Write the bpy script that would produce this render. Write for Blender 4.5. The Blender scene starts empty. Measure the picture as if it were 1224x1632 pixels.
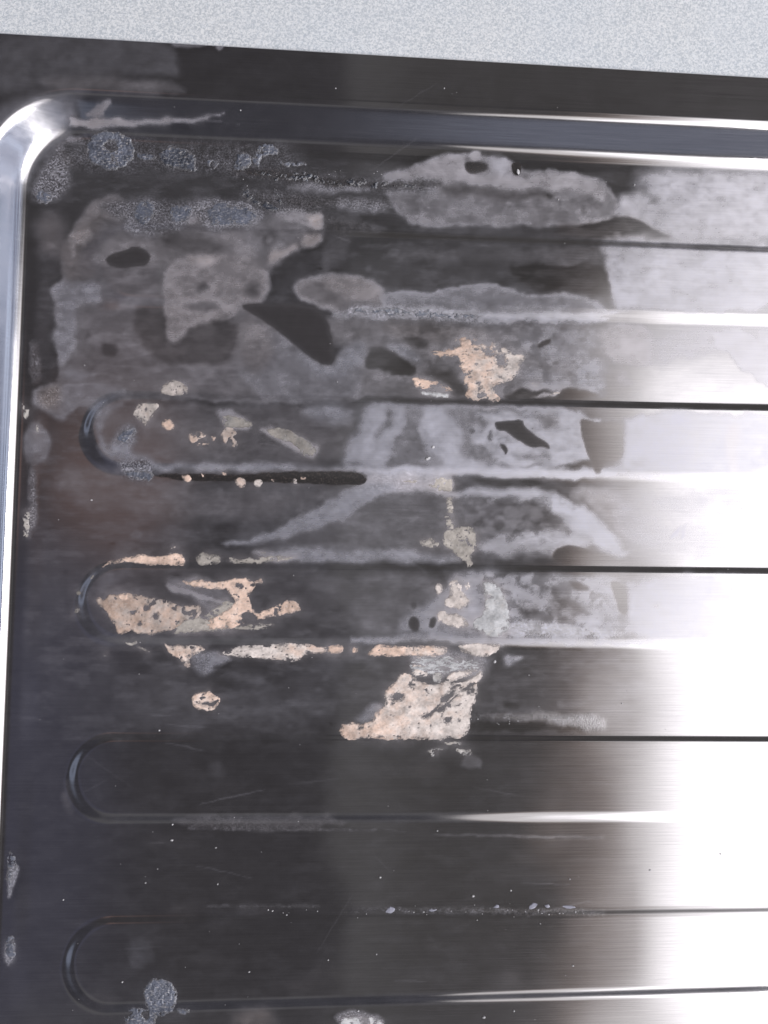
import bpy, math, random
import numpy as np
from mathutils import Euler, Vector

# ------------------------------------------------------------------ camera, world, lamp, exposure
S = 0.00013                 # metres per unit (one unit is about one photo pixel on the steel)
F = 1280.0                  # focal length in photo pixels
ROT = (6.65513075e-02, -6.66565386e-02, 1.06101608e-02)
CAM = np.array([0.0, 0.0, F])

scene = bpy.context.scene
COL = scene.collection
cam_data = bpy.data.cameras.new('camera')
cam = bpy.data.objects.new('camera', cam_data)
COL.objects.link(cam)
cam.location = (0, 0, F * S)
cam.rotation_euler = Euler(ROT, 'XYZ')
cam_data.sensor_fit = 'VERTICAL'
cam_data.sensor_height = 36.0
cam_data.lens = 36.0 * F / 1632.0
cam_data.clip_start = 0.005
cam_data.clip_end = 60.0
scene.camera = cam
RM = np.array(Euler(ROT, 'XYZ').to_matrix())

scene.view_settings.view_transform = 'Standard'
scene.view_settings.look = 'None'
scene.view_settings.exposure = 0.0
scene.view_settings.gamma = 1.0
scene.view_settings.use_curve_mapping = False

world = bpy.data.worlds.new('World')
scene.world = world
world.use_nodes = True


class NT:
    """small node helper"""
    def __init__(self, tree):
        self.t = tree
        tree.nodes.clear()

    def n(self, typ, **kw):
        nd = self.t.nodes.new(typ)
        for k, v in kw.items():
            setattr(nd, k, v)
        return nd

    def put(self, sock, v):
        if hasattr(v, 'is_output') or isinstance(v, bpy.types.NodeSocket):
            self.t.links.new(v, sock)
        else:
            sock.default_value = v

    def m(self, op, a, b=0.0, c=0.0, clamp=False):
        nd = self.n('ShaderNodeMath', operation=op, use_clamp=clamp)
        for i, v in enumerate((a, b, c)):
            self.put(nd.inputs[i], v)
        return nd.outputs[0]

    def ss(self, v, a, b, lo=0.0, hi=1.0):
        nd = self.n('ShaderNodeMapRange', interpolation_type='SMOOTHSTEP')
        for i, x in enumerate((v, a, b, lo, hi)):
            self.put(nd.inputs[i], x)
        return nd.outputs[0]

    def lin(self, v, a, b, lo=0.0, hi=1.0):
        nd = self.n('ShaderNodeMapRange')
        for i, x in enumerate((v, a, b, lo, hi)):
            self.put(nd.inputs[i], x)
        return nd.outputs[0]

    def mix(self, f, a, b, blend='MIX'):
        nd = self.n('ShaderNodeMix', data_type='RGBA', blend_type=blend)
        self.put(nd.inputs[0], f)
        self.put(nd.inputs[6], a)
        self.put(nd.inputs[7], b)
        return nd.outputs[2]

    def noise(self, vec, scale, detail=3.0, rough=0.55, dist=0.0):
        nd = self.n('ShaderNodeTexNoise')
        self.put(nd.inputs['Vector'], vec)
        nd.inputs['Scale'].default_value = scale
        nd.inputs['Detail'].default_value = detail
        nd.inputs['Roughness'].default_value = rough
        nd.inputs['Distortion'].default_value = dist
        return nd.outputs[0]

    def scale(self, vec, v):
        nd = self.n('ShaderNodeVectorMath', operation='MULTIPLY')
        self.put(nd.inputs[0], vec)
        nd.inputs[1].default_value = v
        return nd.outputs[0]

    def attr(self, name):
        nd = self.n('ShaderNodeAttribute', attribute_name=name)
        return nd.outputs['Fac']

    def attrc(self, name):
        nd = self.n('ShaderNodeAttribute', attribute_name=name)
        return nd.outputs['Color']

    def xyz(self, vec):
        nd = self.n('ShaderNodeSeparateXYZ')
        self.put(nd.inputs[0], vec)
        return nd.outputs


def rgb(*c):
    return (c[0], c[1], c[2], 1.0)


# the room round the draining board: dark, a little lighter to the right, curtain fringe next to the window
w = NT(world.node_tree)
tc = w.n('ShaderNodeTexCoord')
X_, Y_, Z_ = w.xyz(tc.outputs['Generated'])[:3]
zc = w.m('MAXIMUM', Z_, 0.03)
U_ = w.m('DIVIDE', X_, zc)
V_ = w.m('DIVIDE', Y_, zc)
nz = w.noise(tc.outputs['Generated'], 7.0, 3.0)
nz2 = w.noise(tc.outputs['Generated'], 3.0, 2.0)
Uw = w.m('ADD', U_, w.m('MULTIPLY', w.m('SUBTRACT', nz, 0.5), 0.16))
Uw = w.m('ADD', Uw, w.m('MULTIPLY', w.m('MAXIMUM', w.m('SUBTRACT', -0.45, V_), 0.0), 0.28))
base = w.mix(w.ss(U_, 0.005, 0.02), rgb(.046, .043, .046), rgb(.104, .101, .102))
base = w.mix(w.ss(U_, 0.02, 0.14), base, rgb(.070, .066, .065))
low_left = w.m('MULTIPLY', w.ss(U_, -0.17, -0.40), w.ss(V_, 0.12, -0.10))
base = w.mix(low_left, base, rgb(.066, .066, .092))
# darker ceiling beyond the window, bands lower down added to draw the rib shoulders
base = w.mix(w.m('MULTIPLY', w.ss(V_, .33, .40), w.ss(V_, .62, .52)), base, rgb(.045, .043, .044))
base = w.mix(w.ss(V_, -.50, -.66), base, rgb(.100, .098, .104))
base = w.mix(w.ss(V_, -.95, -1.15), base, rgb(.050, .050, .060))
base = w.mix(w.ss(U_, -.5, -.62), base, rgb(.042, .041, .050))
cre = w.m('MULTIPLY', w.ss(U_, -1.22, -1.08), w.ss(U_, -.86, -1.0))  # bluish glow strip added for the crescents on the rib ends
base = w.mix(cre, base, rgb(.21, .24, .32))
hand = w.m('MULTIPLY', w.ss(w.m('ABSOLUTE', w.m('ADD', U_, 0.27)), 0.13, 0.0),
           w.ss(w.m('ABSOLUTE', w.m('SUBTRACT', V_, 0.11)), 0.12, 0.0))
base = w.mix(hand, base, rgb(.20, .13, .115))
fringe = w.mix(w.ss(Uw, 0.27, 0.355), base, rgb(.25, .20, .18))
fringe = w.mix(w.ss(Uw, 0.32, 0.42), fringe, rgb(.95, .92, .92))
fringe = w.mix(w.ss(U_, 0.38, 0.48), fringe, rgb(2.3, 2.25, 2.32))
vm = w.m('MULTIPLY', w.m('MULTIPLY', w.ss(V_, -1.5, -1.25), w.ss(V_, 0.46, 0.18)), w.ss(U_, 1.7, 1.5))
colr = w.mix(w.m('MULTIPLY', vm, w.ss(U_, 0.2, 0.24)), base, fringe)
# pale blue wall of the room low down on the right, seen only in the steep sides of the tray
horiz = w.m('MULTIPLY', w.ss(X_, 0.55, 0.85), w.ss(Z_, -0.1, 0.1))
stripes = w.noise(w.scale(tc.outputs['Generated'], (9.0, 1.0, 9.0)), 2.0, 2.0)
blue = w.mix(w.ss(stripes, 0.45, 0.66), rgb(.16, .18, .27), rgb(.95, 1.1, 1.4))
colr = w.mix(w.m('MULTIPLY', horiz, w.m('SUBTRACT', 1.0, vm)), colr, blue)
frontdir = w.m('MULTIPLY', w.ss(V_, -1.6, -2.4), w.ss(U_, -0.2, 0.9))
colr = w.mix(w.m('MULTIPLY', frontdir, 0.7), colr, rgb(.22, .24, .31))
bg = w.n('ShaderNodeBackground')
w.put(bg.inputs[0], colr)
bg.inputs[1].default_value = 1.0
wo = w.n('ShaderNodeOutputWorld')
w.t.links.new(bg.outputs[0], wo.inputs[0])

# the window / skylight above the right-hand side
def area(name, x0, x1, y0, y1, z, L, color):
    ld = bpy.data.lights.new(name, 'AREA')
    ld.shape = 'RECTANGLE'
    ld.size = x1 - x0
    ld.size_y = y1 - y0
    ld.energy = L * math.pi * ld.size * ld.size_y
    ld.color = color
    o = bpy.data.objects.new(name, ld)
    COL.objects.link(o)
    o.location = ((x0 + x1) / 2, (y0 + y1) / 2, z)
    return o


LZ = 1.5
area('window_light', 0.84 * LZ, 1.62 * LZ, -1.30 * LZ, 0.20 * LZ, LZ, 14.5, (0.985, 0.975, 1.0))


# ------------------------------------------------------------------ geometry of the pressed sheet
def at(px, py, z=0.0):
    """photo pixel -> point on the horizontal plane at height z (units)"""
    px = np.asarray(px, float); py = np.asarray(py, float)
    d = np.stack([(px - 612) / F, -(py - 816) / F, -np.ones_like(px)], -1) @ RM.T
    t = (z - F) / d[..., 2]
    return CAM[0] + t * d[..., 0], CAM[1] + t * d[..., 1]


def proj(x, y, z):
    """point in units -> photo pixel"""
    p = np.stack([x, y, z - F], -1) @ RM
    return 612 + F * p[..., 0] / -p[..., 2], 816 - F * p[..., 1] / -p[..., 2]


_rt = np.random.RandomState(11).rand(8, 256, 256)


def vn(x, y, seed=0):
    t = _rt[seed % 8]
    xi = np.floor(x).astype(int); yi = np.floor(y).astype(int)
    fx = x - xi; fy = y - yi
    fx = fx * fx * (3 - 2 * fx); fy = fy * fy * (3 - 2 * fy)
    o = seed * 37
    a = t[(xi + o) & 255, yi & 255]; b = t[(xi + 1 + o) & 255, yi & 255]
    c = t[(xi + o) & 255, (yi + 1) & 255]; d = t[(xi + 1 + o) & 255, (yi + 1) & 255]
    return (a * (1 - fx) + b * fx) * (1 - fy) + (c * (1 - fx) + d * fx) * fy


def fbm(x, y, s, seed=0, oct=4, gain=.5):
    r = 0; a = 1; n = 0
    x = x / s; y = y / s
    for i in range(oct):
        r = r + a * vn(x + 17.3 * i, y + 9.1 * i, seed + i); n += a
        a *= gain; x = x * 2.03; y = y * 2.03
    return r / n          # 0..1, mean about .5


def sst(x, a, b):
    t = np.clip((x - a) / (b - a), 0, 1)
    return t * t * (3 - 2 * t)


HF = 50.0                    # flange above the tray floor
WW = 66.0                    # plan width of the sloping side
RI = 78.0
CX, CY = -481.0 + RI, 674.0 - RI


def side_d(x, y):
    qx = CX - x; qy = y - CY
    return np.hypot(np.maximum(qx, 0), np.maximum(qy, 0)) + np.minimum(np.maximum(qx, qy), 0) - RI


_e0 = at(0, 47, HF); _e1 = at(1224, 119, HF)
EB = (_e1[1] - _e0[1]) / (_e1[0] - _e0[0]); EA = _e0[1] - EB * _e0[0]
XO = -672.0


def edge_d(x, y):
    """distance outside the outer edge of the flange"""
    r = 50.0
    qx = (XO + r) - x
    qy = (y - (EA + EB * x)) * 0.9995 + r
    return np.hypot(np.maximum(qx, 0), np.maximum(qy, 0)) + np.minimum(np.maximum(qx, qy), 0) - r


LN = {'A': [(540, 374), (900, 384), (1224, 400)], 'B': [(560, 492), (800, 497), (1224, 512)],
      'C': [(300, 632), (620, 638), (900, 642), (1224, 651)], 'D': [(250, 748), (600, 755), (900, 758), (1224, 764)],
      'E': [(300, 900), (640, 906), (1000, 905), (1224, 911)], 'F': [(440, 1023), (700, 1023), (1224, 1028)],
      'G': [(200, 1175), (612, 1174), (1224, 1178)], 'H': [(270, 1303), (612, 1303), (1000, 1302), (1224, 1300)],
      'I': [(260, 1462), (612, 1461), (1224, 1448)], 'J': [(350, 1599), (612, 1594), (1000, 1584), (1224, 1571)]}
LF = {}
for k, pts in LN.items():
    q = np.array([at(*p) for p in pts])
    b, a = np.polyfit(q[:, 0], q[:, 1], 1)
    LF[k] = (a, b)
LF['K'] = (LF['I'][0] - 268, LF['I'][1]); LF['L'] = (LF['J'][0] - 268, LF['J'][1])
RID = [('A', 'B', -392), ('C', 'D', -385), ('E', 'F', -384), ('G', 'H', -388), ('I', 'J', -384), ('K', 'L', -384)]
RW = 10.5                     # half width of a ridge's shoulder
HR = 4.1                     # ridge height


def ridge_d(i, x, y):
    """signed distance inside (+) ridge i"""
    t, b, xl = RID[i]
    yt = LF[t][0] + LF[t][1] * x; yb = LF[b][0] + LF[b][1] * x
    r = (yt - yb) / 2; ym = (yt + yb) / 2
    qx = np.maximum((xl + r) - x, 0)
    return r - np.hypot(qx, y - ym)


_pt = np.linspace(0, 1, 400)
_pz = np.cumsum(sst(_pt, 0, .48) * (1 - sst(_pt, .68, 1)))
_pz = (_pz - _pz[0]) / (_pz[-1] - _pz[0])


def height(x, y):
    d = side_d(x, y)
    t = np.clip(d / WW, 0, 1)
    # tighter bend at the top than at the bottom
    z = HF * np.interp(t, _pt, _pz)
    z = np.where(d >= WW, HF, z)
    z = z - .5 * sst(d, WW + 70, WW + 100)
    e = edge_d(x, y)
    z = z - 9.0 * (np.clip((e + 8) / 8, 0, 1) ** 2.2)
    inside = sst(-d, 10, 40)
    for i in range(6):
        r = ridge_d(i, x, y)
        t, b, _x = RID[i]
        up = sst(y - (LF[t][0] + LF[b][0]) / 2 - LF[t][1] * x, -12, 12)
        rw = RW - (4.0 - {3: .6, 4: 1.0, 5: 2.0}.get(i, 0)) * up
        rw = rw + (18.0 if i == 0 else 3.5) * sst(_x + 75 - x, 0, 60)
        z = z + HR * sst(r, -rw, rw) * inside
    z = z + (fbm(x, y, 210.0, 3, 2) - .5) * 2.6 * inside
    return z


def normal(x, y):
    e = 0.7
    gx = (height(x + e, y) - height(x - e, y)) / (2 * e)
    gy = (height(x, y + e) - height(x, y - e)) / (2 * e)
    n = np.stack([-gx, -gy, np.ones_like(gx)], -1)
    return n / np.linalg.norm(n, axis=-1, keepdims=True)


xs = np.concatenate([np.arange(-690, 760, 2.0), 760 + np.cumsum(np.linspace(4, 40, 36))])
ys = np.concatenate([(-760 - np.cumsum(np.linspace(4, 40, 34)))[::-1], np.arange(-760, 884, 2.0)])
GX, GY = np.meshgrid(xs, ys)
NX, NY = len(xs), len(ys)
GZ = height(GX, GY)
PX, PY = proj(GX, GY, GZ)

# ------------------------------------------------------------------ dried film on the steel: traced outlines
film = np.zeros_like(GX); warm = np.full_like(GX, .10); crys = np.zeros_like(GX); grime = np.zeros_like(GX)
WX = PX + (fbm(PX, PY, 26, 0, 4) - .5) * 16 + (fbm(PX, PY, 5, 2, 2) - .5) * 1.6
WY = PY + (fbm(PX, PY, 26, 4, 4) - .5) * 16 + (fbm(PX, PY, 5, 6, 2) - .5) * 1.6
VX = PX + (fbm(PX, PY, 12, 1, 2) - .5) * 3; VY = PY + (fbm(PX, PY, 12, 5, 2) - .5) * 3


def poly_sd(P, x, y):
    """signed distance, + inside"""
    P = np.asarray(P, float)
    best = np.full(x.shape, 1e9); ins = np.zeros(x.shape, bool)
    for i in range(len(P)):
        ax, ay = P[i]; bx, by = P[(i + 1) % len(P)]
        ex, ey = bx - ax, by - ay
        L = ex * ex + ey * ey + 1e-9
        t = np.clip(((x - ax) * ex + (y - ay) * ey) / L, 0, 1)
        best = np.minimum(best, (x - ax - t * ex) ** 2 + (y - ay - t * ey) ** 2)
        c = ((ay > y) != (by > y)) & (x < ex * (y - ay) / (ey if abs(ey) > 1e-9 else 1e-9) + ax)
        ins ^= c
    return np.sqrt(best) * np.where(ins, 1, -1)


def smoothpoly(P, n=1):
    P = np.asarray(P, float)
    for _ in range(n):
        Q = np.roll(P, -1, 0)
        P = np.stack([.78 * P + .22 * Q, .22 * P + .78 * Q], 1).reshape(-1, 2)
    return P


def ell(cx, cy, rx, ry=None, ang=0, n=14):
    ry = ry or rx
    t = np.linspace(0, 2 * np.pi, n, endpoint=False)
    a = math.radians(ang)
    return [(cx + rx * math.cos(k) * math.cos(a) - ry * math.sin(k) * math.sin(a),
             cy + rx * math.cos(k) * math.sin(a) + ry * math.sin(k) * math.cos(a)) for k in t]


def K(ox, oy, s, pts):
    return [(ox + s * a, oy + s * b) for a, b in pts]


def c1(*p): return K(0, 0, .5, p)
def c2(*p): return K(612, 0, .5, p)
def c3(*p): return K(0, 408, .5, p)
def c4(*p): return K(612, 408, .5, p)
def c5(*p): return K(0, 816, .5, p)
def c6(*p): return K(612, 816, .5, p)
def c7(*p): return K(0, 1224, .5, p)
def c8(*p): return K(612, 1224, .5, p)
def z1(*p): return K(0, 100, .25, p)
def z2(*p): return K(306, 200, .25, p)
def z3(*p): return K(0, 590, .25, p)
def z4(*p): return K(60, 860, .25, p)
def z5(*p): return K(540, 980, .25, p)
def z6(*p): return K(600, 500, .25, p)


def paint(P, v, wm=None, soft=3.0, rim=0.0, wob=True, cr=None, gr=None, a=1.0, add=False, rw=3.5):
    P = smoothpoly(P)
    soft = soft * (2.3 if wob else 1.4)
    mg = soft + 14 + rw * 2
    x0, y0 = P.min(0) - mg; x1, y1 = P.max(0) + mg
    idx = np.nonzero((PX > x0) & (PX < x1) & (PY > y0) & (PY < y1))
    if not len(idx[0]):
        return
    sd = poly_sd(P, (WX if wob else VX)[idx], (WY if wob else VY)[idx])
    m = sst(sd, -soft * .5, soft * .5) * a
    if v is not None:
        if add:
            film[idx] += m * v
        else:
            film[idx] = film[idx] * (1 - m) + m * v
        if rim:
            film[idx] += .7 * rim * np.exp(-((sd - rw * .6) / rw) ** 2)
    if wm is not None:
        warm[idx] = warm[idx] * (1 - m) + m * wm
    if cr is not None:
        crys[idx] = crys[idx] * (1 - m) + m * cr
    if gr is not None:
        grime[idx] = grime[idx] * (1 - m) + m * gr


# overall faint drying marks, heavier in the dirty upper part of the tray
_in = sst(-side_d(GX, GY), 4, 20)
film += .014 + .02 * fbm(PX, PY, 90, 1, 4) * _in * (PY < 1180)
film += .028 * sst(fbm(PX, PY, 70, 5, 4), .42, .66) * sst(PY, 330, 420) * sst(PY, 1190, 1150) * _in * sst(PX, 100, 300)

# flange
paint([(-30, 190), (20, 165), (70, 148), (125, 150), (120, 190), (100, 225), (60, 262), (40, 310), (-30, 320)], .13, .0, 26, wob=False)  # pale film added to blur the highlight on the tray corner
paint([(-20, 300), (30, 300), (20, 700), (-20, 700)], .08, .0, 16)  # thin film added over the bright strip of the left side
paint(c1((-60, 112), (330, 106), (540, 130), (578, 225), (560, 240), (300, 232), (-60, 320)), .062, .1, 10)
paint(c1((545, 136), (600, 138), (655, 145), (650, 152), (590, 150), (550, 146)), .16, .3, 3)
paint(ell(351, 73, 7), .15, .3, 2)
paint(c1((130, 255), (260, 240), (560, 262), (600, 300), (300, 290), (150, 280)), .10, .4, 8)
# sloping side, top left: brown drip smears
paint(z1((445, 365), (470, 352), (600, 355), (740, 362), (860, 372), (1000, 365), (1224, 350), (1420, 322), (1420, 334), (1224, 378), (1050, 390), (880, 405), (740, 402), (560, 412), (460, 400)), .25, .75, 2)
paint(z1((545, 315), (620, 275), (700, 232), (722, 238), (715, 270), (640, 320), (650, 350), (590, 350), (560, 330)), .17, .6, 2)
paint(z1((300, 375), (330, 368), (345, 390), (320, 405), (300, 395)), .13, .4, 3)
paint(z1((420, 460), (540, 470), (560, 520), (500, 530), (420, 510)), .22, .3, 3)
# tray corner, bluish powder along the left fillet
paint(z1((215, 800), (270, 680), (330, 560), (400, 520), (430, 560), (430, 830), (360, 880), (250, 900), (215, 870)), .15, .1, 8, cr=.9)
paint(z1((250, 960), (430, 990), (420, 1100), (440, 1230), (240, 1230)), .10, .5, 14)
paint([(88, 240), (130, 236), (140, 262), (100, 262)], .12, .4, 4, cr=.6)

# large warm film at the upper left
paint([(104, 400), (130, 330), (160, 316), (185, 313), (215, 330), (240, 318), (270, 334), (300, 322), (350, 320), (390, 330), (440, 337), (480, 331), (515, 342), (524, 362), (512, 385), (480, 398), (440, 414), (429, 440), (428, 470), (400, 486), (385, 490), (440, 522), (500, 577), (545, 588), (575, 560), (600, 560), (600, 640), (400, 640), (90, 632), (90, 560), (86, 460), (100, 445)], .105, .32, 4, .03)
paint([(100, 400), (125, 345), (150, 320), (200, 312), (208, 335), (165, 350), (155, 380), (150, 400), (150, 450), (100, 445)], .10, .6, 5)
paint(c1((265, 665), (300, 640), (370, 622), (412, 650), (395, 700), (330, 690), (290, 700), (240, 760), (245, 816), (225, 816), (228, 740)), .17, .55, 4)
paint(c1((300, 770), (410, 755), (500, 765), (560, 760), (700, 745), (760, 740), (830, 770), (890, 800), (890, 850), (740, 860), (560, 850), (300, 850)), .15, .4, 6)
paint([(110, 368), (135, 362), (150, 378), (130, 388), (112, 384)], .20, .7, 5)
paint(c1((410, 650), (480, 632), (530, 680), (590, 655), (610, 700), (560, 750), (450, 755), (400, 720)), .15, .05, 5, .02, cr=.6)
paint(c1((640, 660), (700, 640), (760, 650), (800, 650), (840, 690), (800, 730), (700, 735), (640, 720)), .18, .05, 4, .02, cr=.6)
paint(c1((595, 650), (650, 645), (655, 700), (600, 710)), .24, .8, 5)
paint(c1((870, 690), (900, 665), (950, 662), (990, 675), (1035, 690), (1038, 720), (1005, 735), (975, 715), (900, 716)), .24, .35, 3, .03)
paint([(487, 336), (510, 336), (519, 352), (512, 364), (500, 362), (490, 352)], .27, .85, 3)
paint([(478, 375), (495, 366), (513, 378), (508, 392), (482, 392)], .24, .8, 4)
paint([(382, 372), (410, 352), (455, 350), (488, 362), (482, 385), (440, 400), (430, 412), (400, 398)], .14, .3, 5)
paint([(425, 402), (455, 395), (470, 386), (478, 394), (450, 406), (432, 418)], .25, .8, 4)
paint(ell(426, 384, 13, 9, -30), .07, .3, 5, gr=.25); paint(ell(428, 384, 6, 4, -30), .2, .3, 3, gr=0)
# mid patch
paint([(262, 440), (272, 420), (310, 402), (380, 405), (415, 420), (431, 445), (430, 468), (402, 484), (384, 487), (368, 506), (350, 518), (318, 520), (300, 528), (280, 541), (262, 535)], .185, .5, 4, .02)
paint([(300, 405), (340, 402), (352, 412), (330, 422), (300, 418)], .27, .75, 6)
paint([(262, 478), (300, 470), (360, 500), (350, 518), (318, 520), (295, 530), (280, 541), (262, 535)], .20, .55, 4)
paint(c3((165, 88), (225, 80), (312, 86), (316, 152), (240, 158), (240, 200), (245, 290), (225, 310), (190, 350), (172, 260), (190, 170)), .18, .1, 6, .02)
paint(c3((190, 355), (240, 350), (320, 385), (200, 395)), .17, .1, 6)
# clean gaps in it
paint([(168, 410), (188, 402), (215, 391), (240, 404), (236, 422), (215, 424), (190, 428), (172, 422)], .012, .4, 2.5, wob=False)
paint([(250, 375), (290, 370), (330, 378), (358, 390), (352, 402), (310, 404), (268, 398)], .055, .4, 10)
paint(ell(322, 456, 10, 7), .06, .4, 5); paint(ell(404, 460, 12, 9, 30), .07, .4, 7)
paint([(298, 482), (320, 478), (350, 484), (352, 492), (320, 496), (300, 492)], .09, .4, 5)
paint([(220, 486), (262, 487), (262, 542), (283, 545), (320, 516), (352, 512), (385, 524), (368, 560), (366, 573), (346, 583), (305, 580), (262, 574), (232, 560), (215, 520)], .045, .5, 5)
paint([(160, 548), (175, 545), (188, 560), (184, 574), (165, 566)], .03, .3, 3)
paint(ell(141, 535, 4), .06, .3, 3)
paint([(383, 488), (400, 484), (430, 483), (470, 484), (498, 488), (514, 498), (524, 515), (530, 545), (534, 575), (526, 583), (508, 579), (485, 562), (462, 545), (440, 525), (410, 505)], .008, .5, 2, wob=False)
# film right of the clean triangle (bluish)
paint([(440, 522), (505, 580), (532, 588), (542, 560), (570, 535), (590, 530), (580, 600), (560, 640), (430, 640), (380, 600), (372, 570), (390, 530)], .15, .15, 8, .02)
paint([(470, 548), (505, 578), (532, 588), (540, 565), (575, 535), (588, 545), (575, 575), (545, 605), (500, 600)], .19, .0, 7)
paint([(385, 505), (430, 520), (440, 560), (420, 590), (385, 590), (372, 560)], .14, .5, 10)
# pill-shaped film with a rim
paint([(467, 468), (466, 456), (480, 444), (510, 438), (545, 438), (590, 442), (612, 462), (618, 482), (615, 500), (560, 500), (520, 492), (490, 482)], .12, .45, 3, .12, rw=5)
paint([(510, 445), (560, 440), (600, 455), (606, 470), (585, 476), (520, 462)], .20, .6, 7)
paint([(520, 500), (612, 500), (700, 502), (720, 520), (690, 545), (600, 545), (560, 548), (535, 548), (525, 520)], .12, .35, 8)
# left lower strip
paint([(88, 612), (160, 608), (200, 612), (197, 622), (172, 640), (150, 652), (118, 652), (100, 668), (88, 668), (60, 645), (50, 640), (55, 620)], .15, .15, 5, .02)
paint([(60, 622), (90, 612), (100, 620), (95, 655), (75, 655), (60, 640)], .14, 1.0, 8, cr=.4)
paint([(40, 680), (62, 676), (82, 695), (84, 712), (74, 732), (56, 740), (38, 735)], .12, .15, 4, .03)
paint([(46, 740), (58, 740), (54, 860), (44, 860)], .12, .4, 4, cr=.8)
paint([(46, 540), (60, 545), (62, 610), (46, 610)], .08, .3, 4, cr=.8, gr=.3)
paint([(88, 756), (110, 742), (140, 745), (200, 745), (250, 770), (300, 775), (320, 800), (300, 830), (225, 820), (200, 805), (140, 815), (110, 780), (90, 780)], .075, .4, 10)
paint([(240, 780), (350, 778), (560, 780), (540, 800), (470, 830), (420, 826), (300, 828), (255, 810)], .09, .3, 12)

# top band of film below the slope
paint(c2((-10, 556), (60, 540), (120, 518), (190, 486), (250, 490), (290, 478), (320, 496), (400, 504), (440, 542), (560, 545), (660, 560), (720, 590), (745, 640), (760, 690), (700, 712), (560, 722), (300, 722), (100, 720), (20, 660)), .15, .25, 3, .04)
paint(c2((-10, 560), (60, 545), (120, 520), (190, 490), (255, 492), (262, 540), (330, 560), (420, 558), (560, 550), (660, 566), (718, 600), (700, 640), (560, 600), (360, 590), (180, 580), (60, 585)), .27, .35, 6)
paint(c2((180, 590), (360, 600), (540, 612), (540, 630), (380, 632), (180, 615)), .07, .4, 6, gr=.15)
paint(c2((330, 500), (405, 506), (400, 560), (330, 545)), .30, .1, 7)
paint(ell(758, 248, 9, 8), .24, .35, 4, wob=False)
paint(c2((256, 516), (290, 512), (330, 520), (330, 545), (280, 556), (262, 545)), .02, .4, 2, gr=.5, wob=False)
paint(c2((405, 522), (432, 518), (440, 532), (430, 560), (412, 556)), .02, .4, 2, gr=.9, wob=False)
paint(c2((520, 615), (540, 612), (545, 628), (528, 632)), .03, .4, 3, gr=.3)
paint(c2((755, 640), (800, 622), (840, 640), (890, 680), (940, 640), (1040, 600), (1260, 590), (1260, 765), (960, 765), (880, 740), (790, 690), (750, 700)), .32, .15, 10, .03)
paint(c2((880, 690), (960, 650), (1100, 635), (1224, 615), (1224, 640), (1000, 700)), .5, .2, 12)
paint([(1010, 284), (1070, 268), (1300, 278), (1300, 372), (1030, 366), (1050, 335)], .30, .1, 34, wob=False)  # film carried up to lighten the gap below the side's highlight
paint(c2((540, 722), (640, 715), (720, 700), (775, 688), (820, 705), (870, 738), (930, 760), (800, 768), (560, 750)), .02, .7, 4, wob=False)

# crumbly dark band under the top slope
paint([(100, 232), (150, 212), (240, 225), (330, 232), (470, 228), (480, 262), (360, 278), (250, 270), (150, 275), (110, 262)], .05, .05, 14, cr=.8, gr=.15)
paint([(150, 320), (380, 318), (400, 345), (200, 350)], .13, .05, 10, cr=.8)
paint([(370, 268), (400, 262), (450, 270), (520, 278), (600, 286), (700, 290), (700, 300), (560, 302), (430, 290), (380, 282)], .05, .2, 8, cr=1, gr=.55)
paint([(380, 310), (430, 300), (470, 310), (540, 315), (620, 318), (620, 330), (540, 332), (440, 340), (400, 326)], .07, .2, 10, cr=.9, gr=.4)
paint([(515, 345), (560, 345), (610, 360), (600, 372), (520, 374)], .04, .2, 8, cr=.5, gr=.35)
paint([(455, 300), (480, 292), (560, 296), (600, 302), (550, 308), (470, 308)], .17, .15, 5)
paint([(535, 325), (560, 318), (610, 320), (620, 330), (570, 338), (545, 338)], .15, .1, 6)
paint([(520, 370), (560, 370), (550, 400), (530, 420), (522, 440), (510, 438)], .06, .2, 10)

# shelf right: pale film left of the window reflection
paint(c4((702, -70), (900, -40), (1300, -30), (1300, 178), (745, 178), (720, 120), (705, 40)), .31, .08, 8)
paint(c4((702, -60), (1300, -70), (1300, -20), (705, -10)), .22, .1, 12, a=.6)
paint(c4((0, -8), (300, -16), (690, -20), (690, 20), (500, 22), (200, 10), (0, 12)), .06, .2, 6)
paint(c4((400, 32), (600, 26), (705, 30), (722, 110), (730, 150), (640, 128), (480, 110), (420, 80)), .004, .4, 3)
# wavy film over the second shoulder
paint(c4((-6, 110), (60, 115), (150, 116), (200, 100), (260, 90), (330, 90), (400, 110), (440, 120), (560, 118), (650, 137), (720, 165), (745, 182), (600, 195), (-6, 190)), .165, .1, 2.5, .07)
paint(c4((-80, 160), (100, 168), (300, 175), (560, 180), (720, 190), (700, 212), (560, 214), (300, 210), (60, 205), (-80, 190)), .30, .05, 5, cr=.15)  # bright highlight line of the shoulder, painted in as film
paint(c4((-160, 170), (-40, 165), (100, 170), (100, 200), (-60, 196), (-160, 190)), .24, .1, 5, cr=.5)

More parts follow.
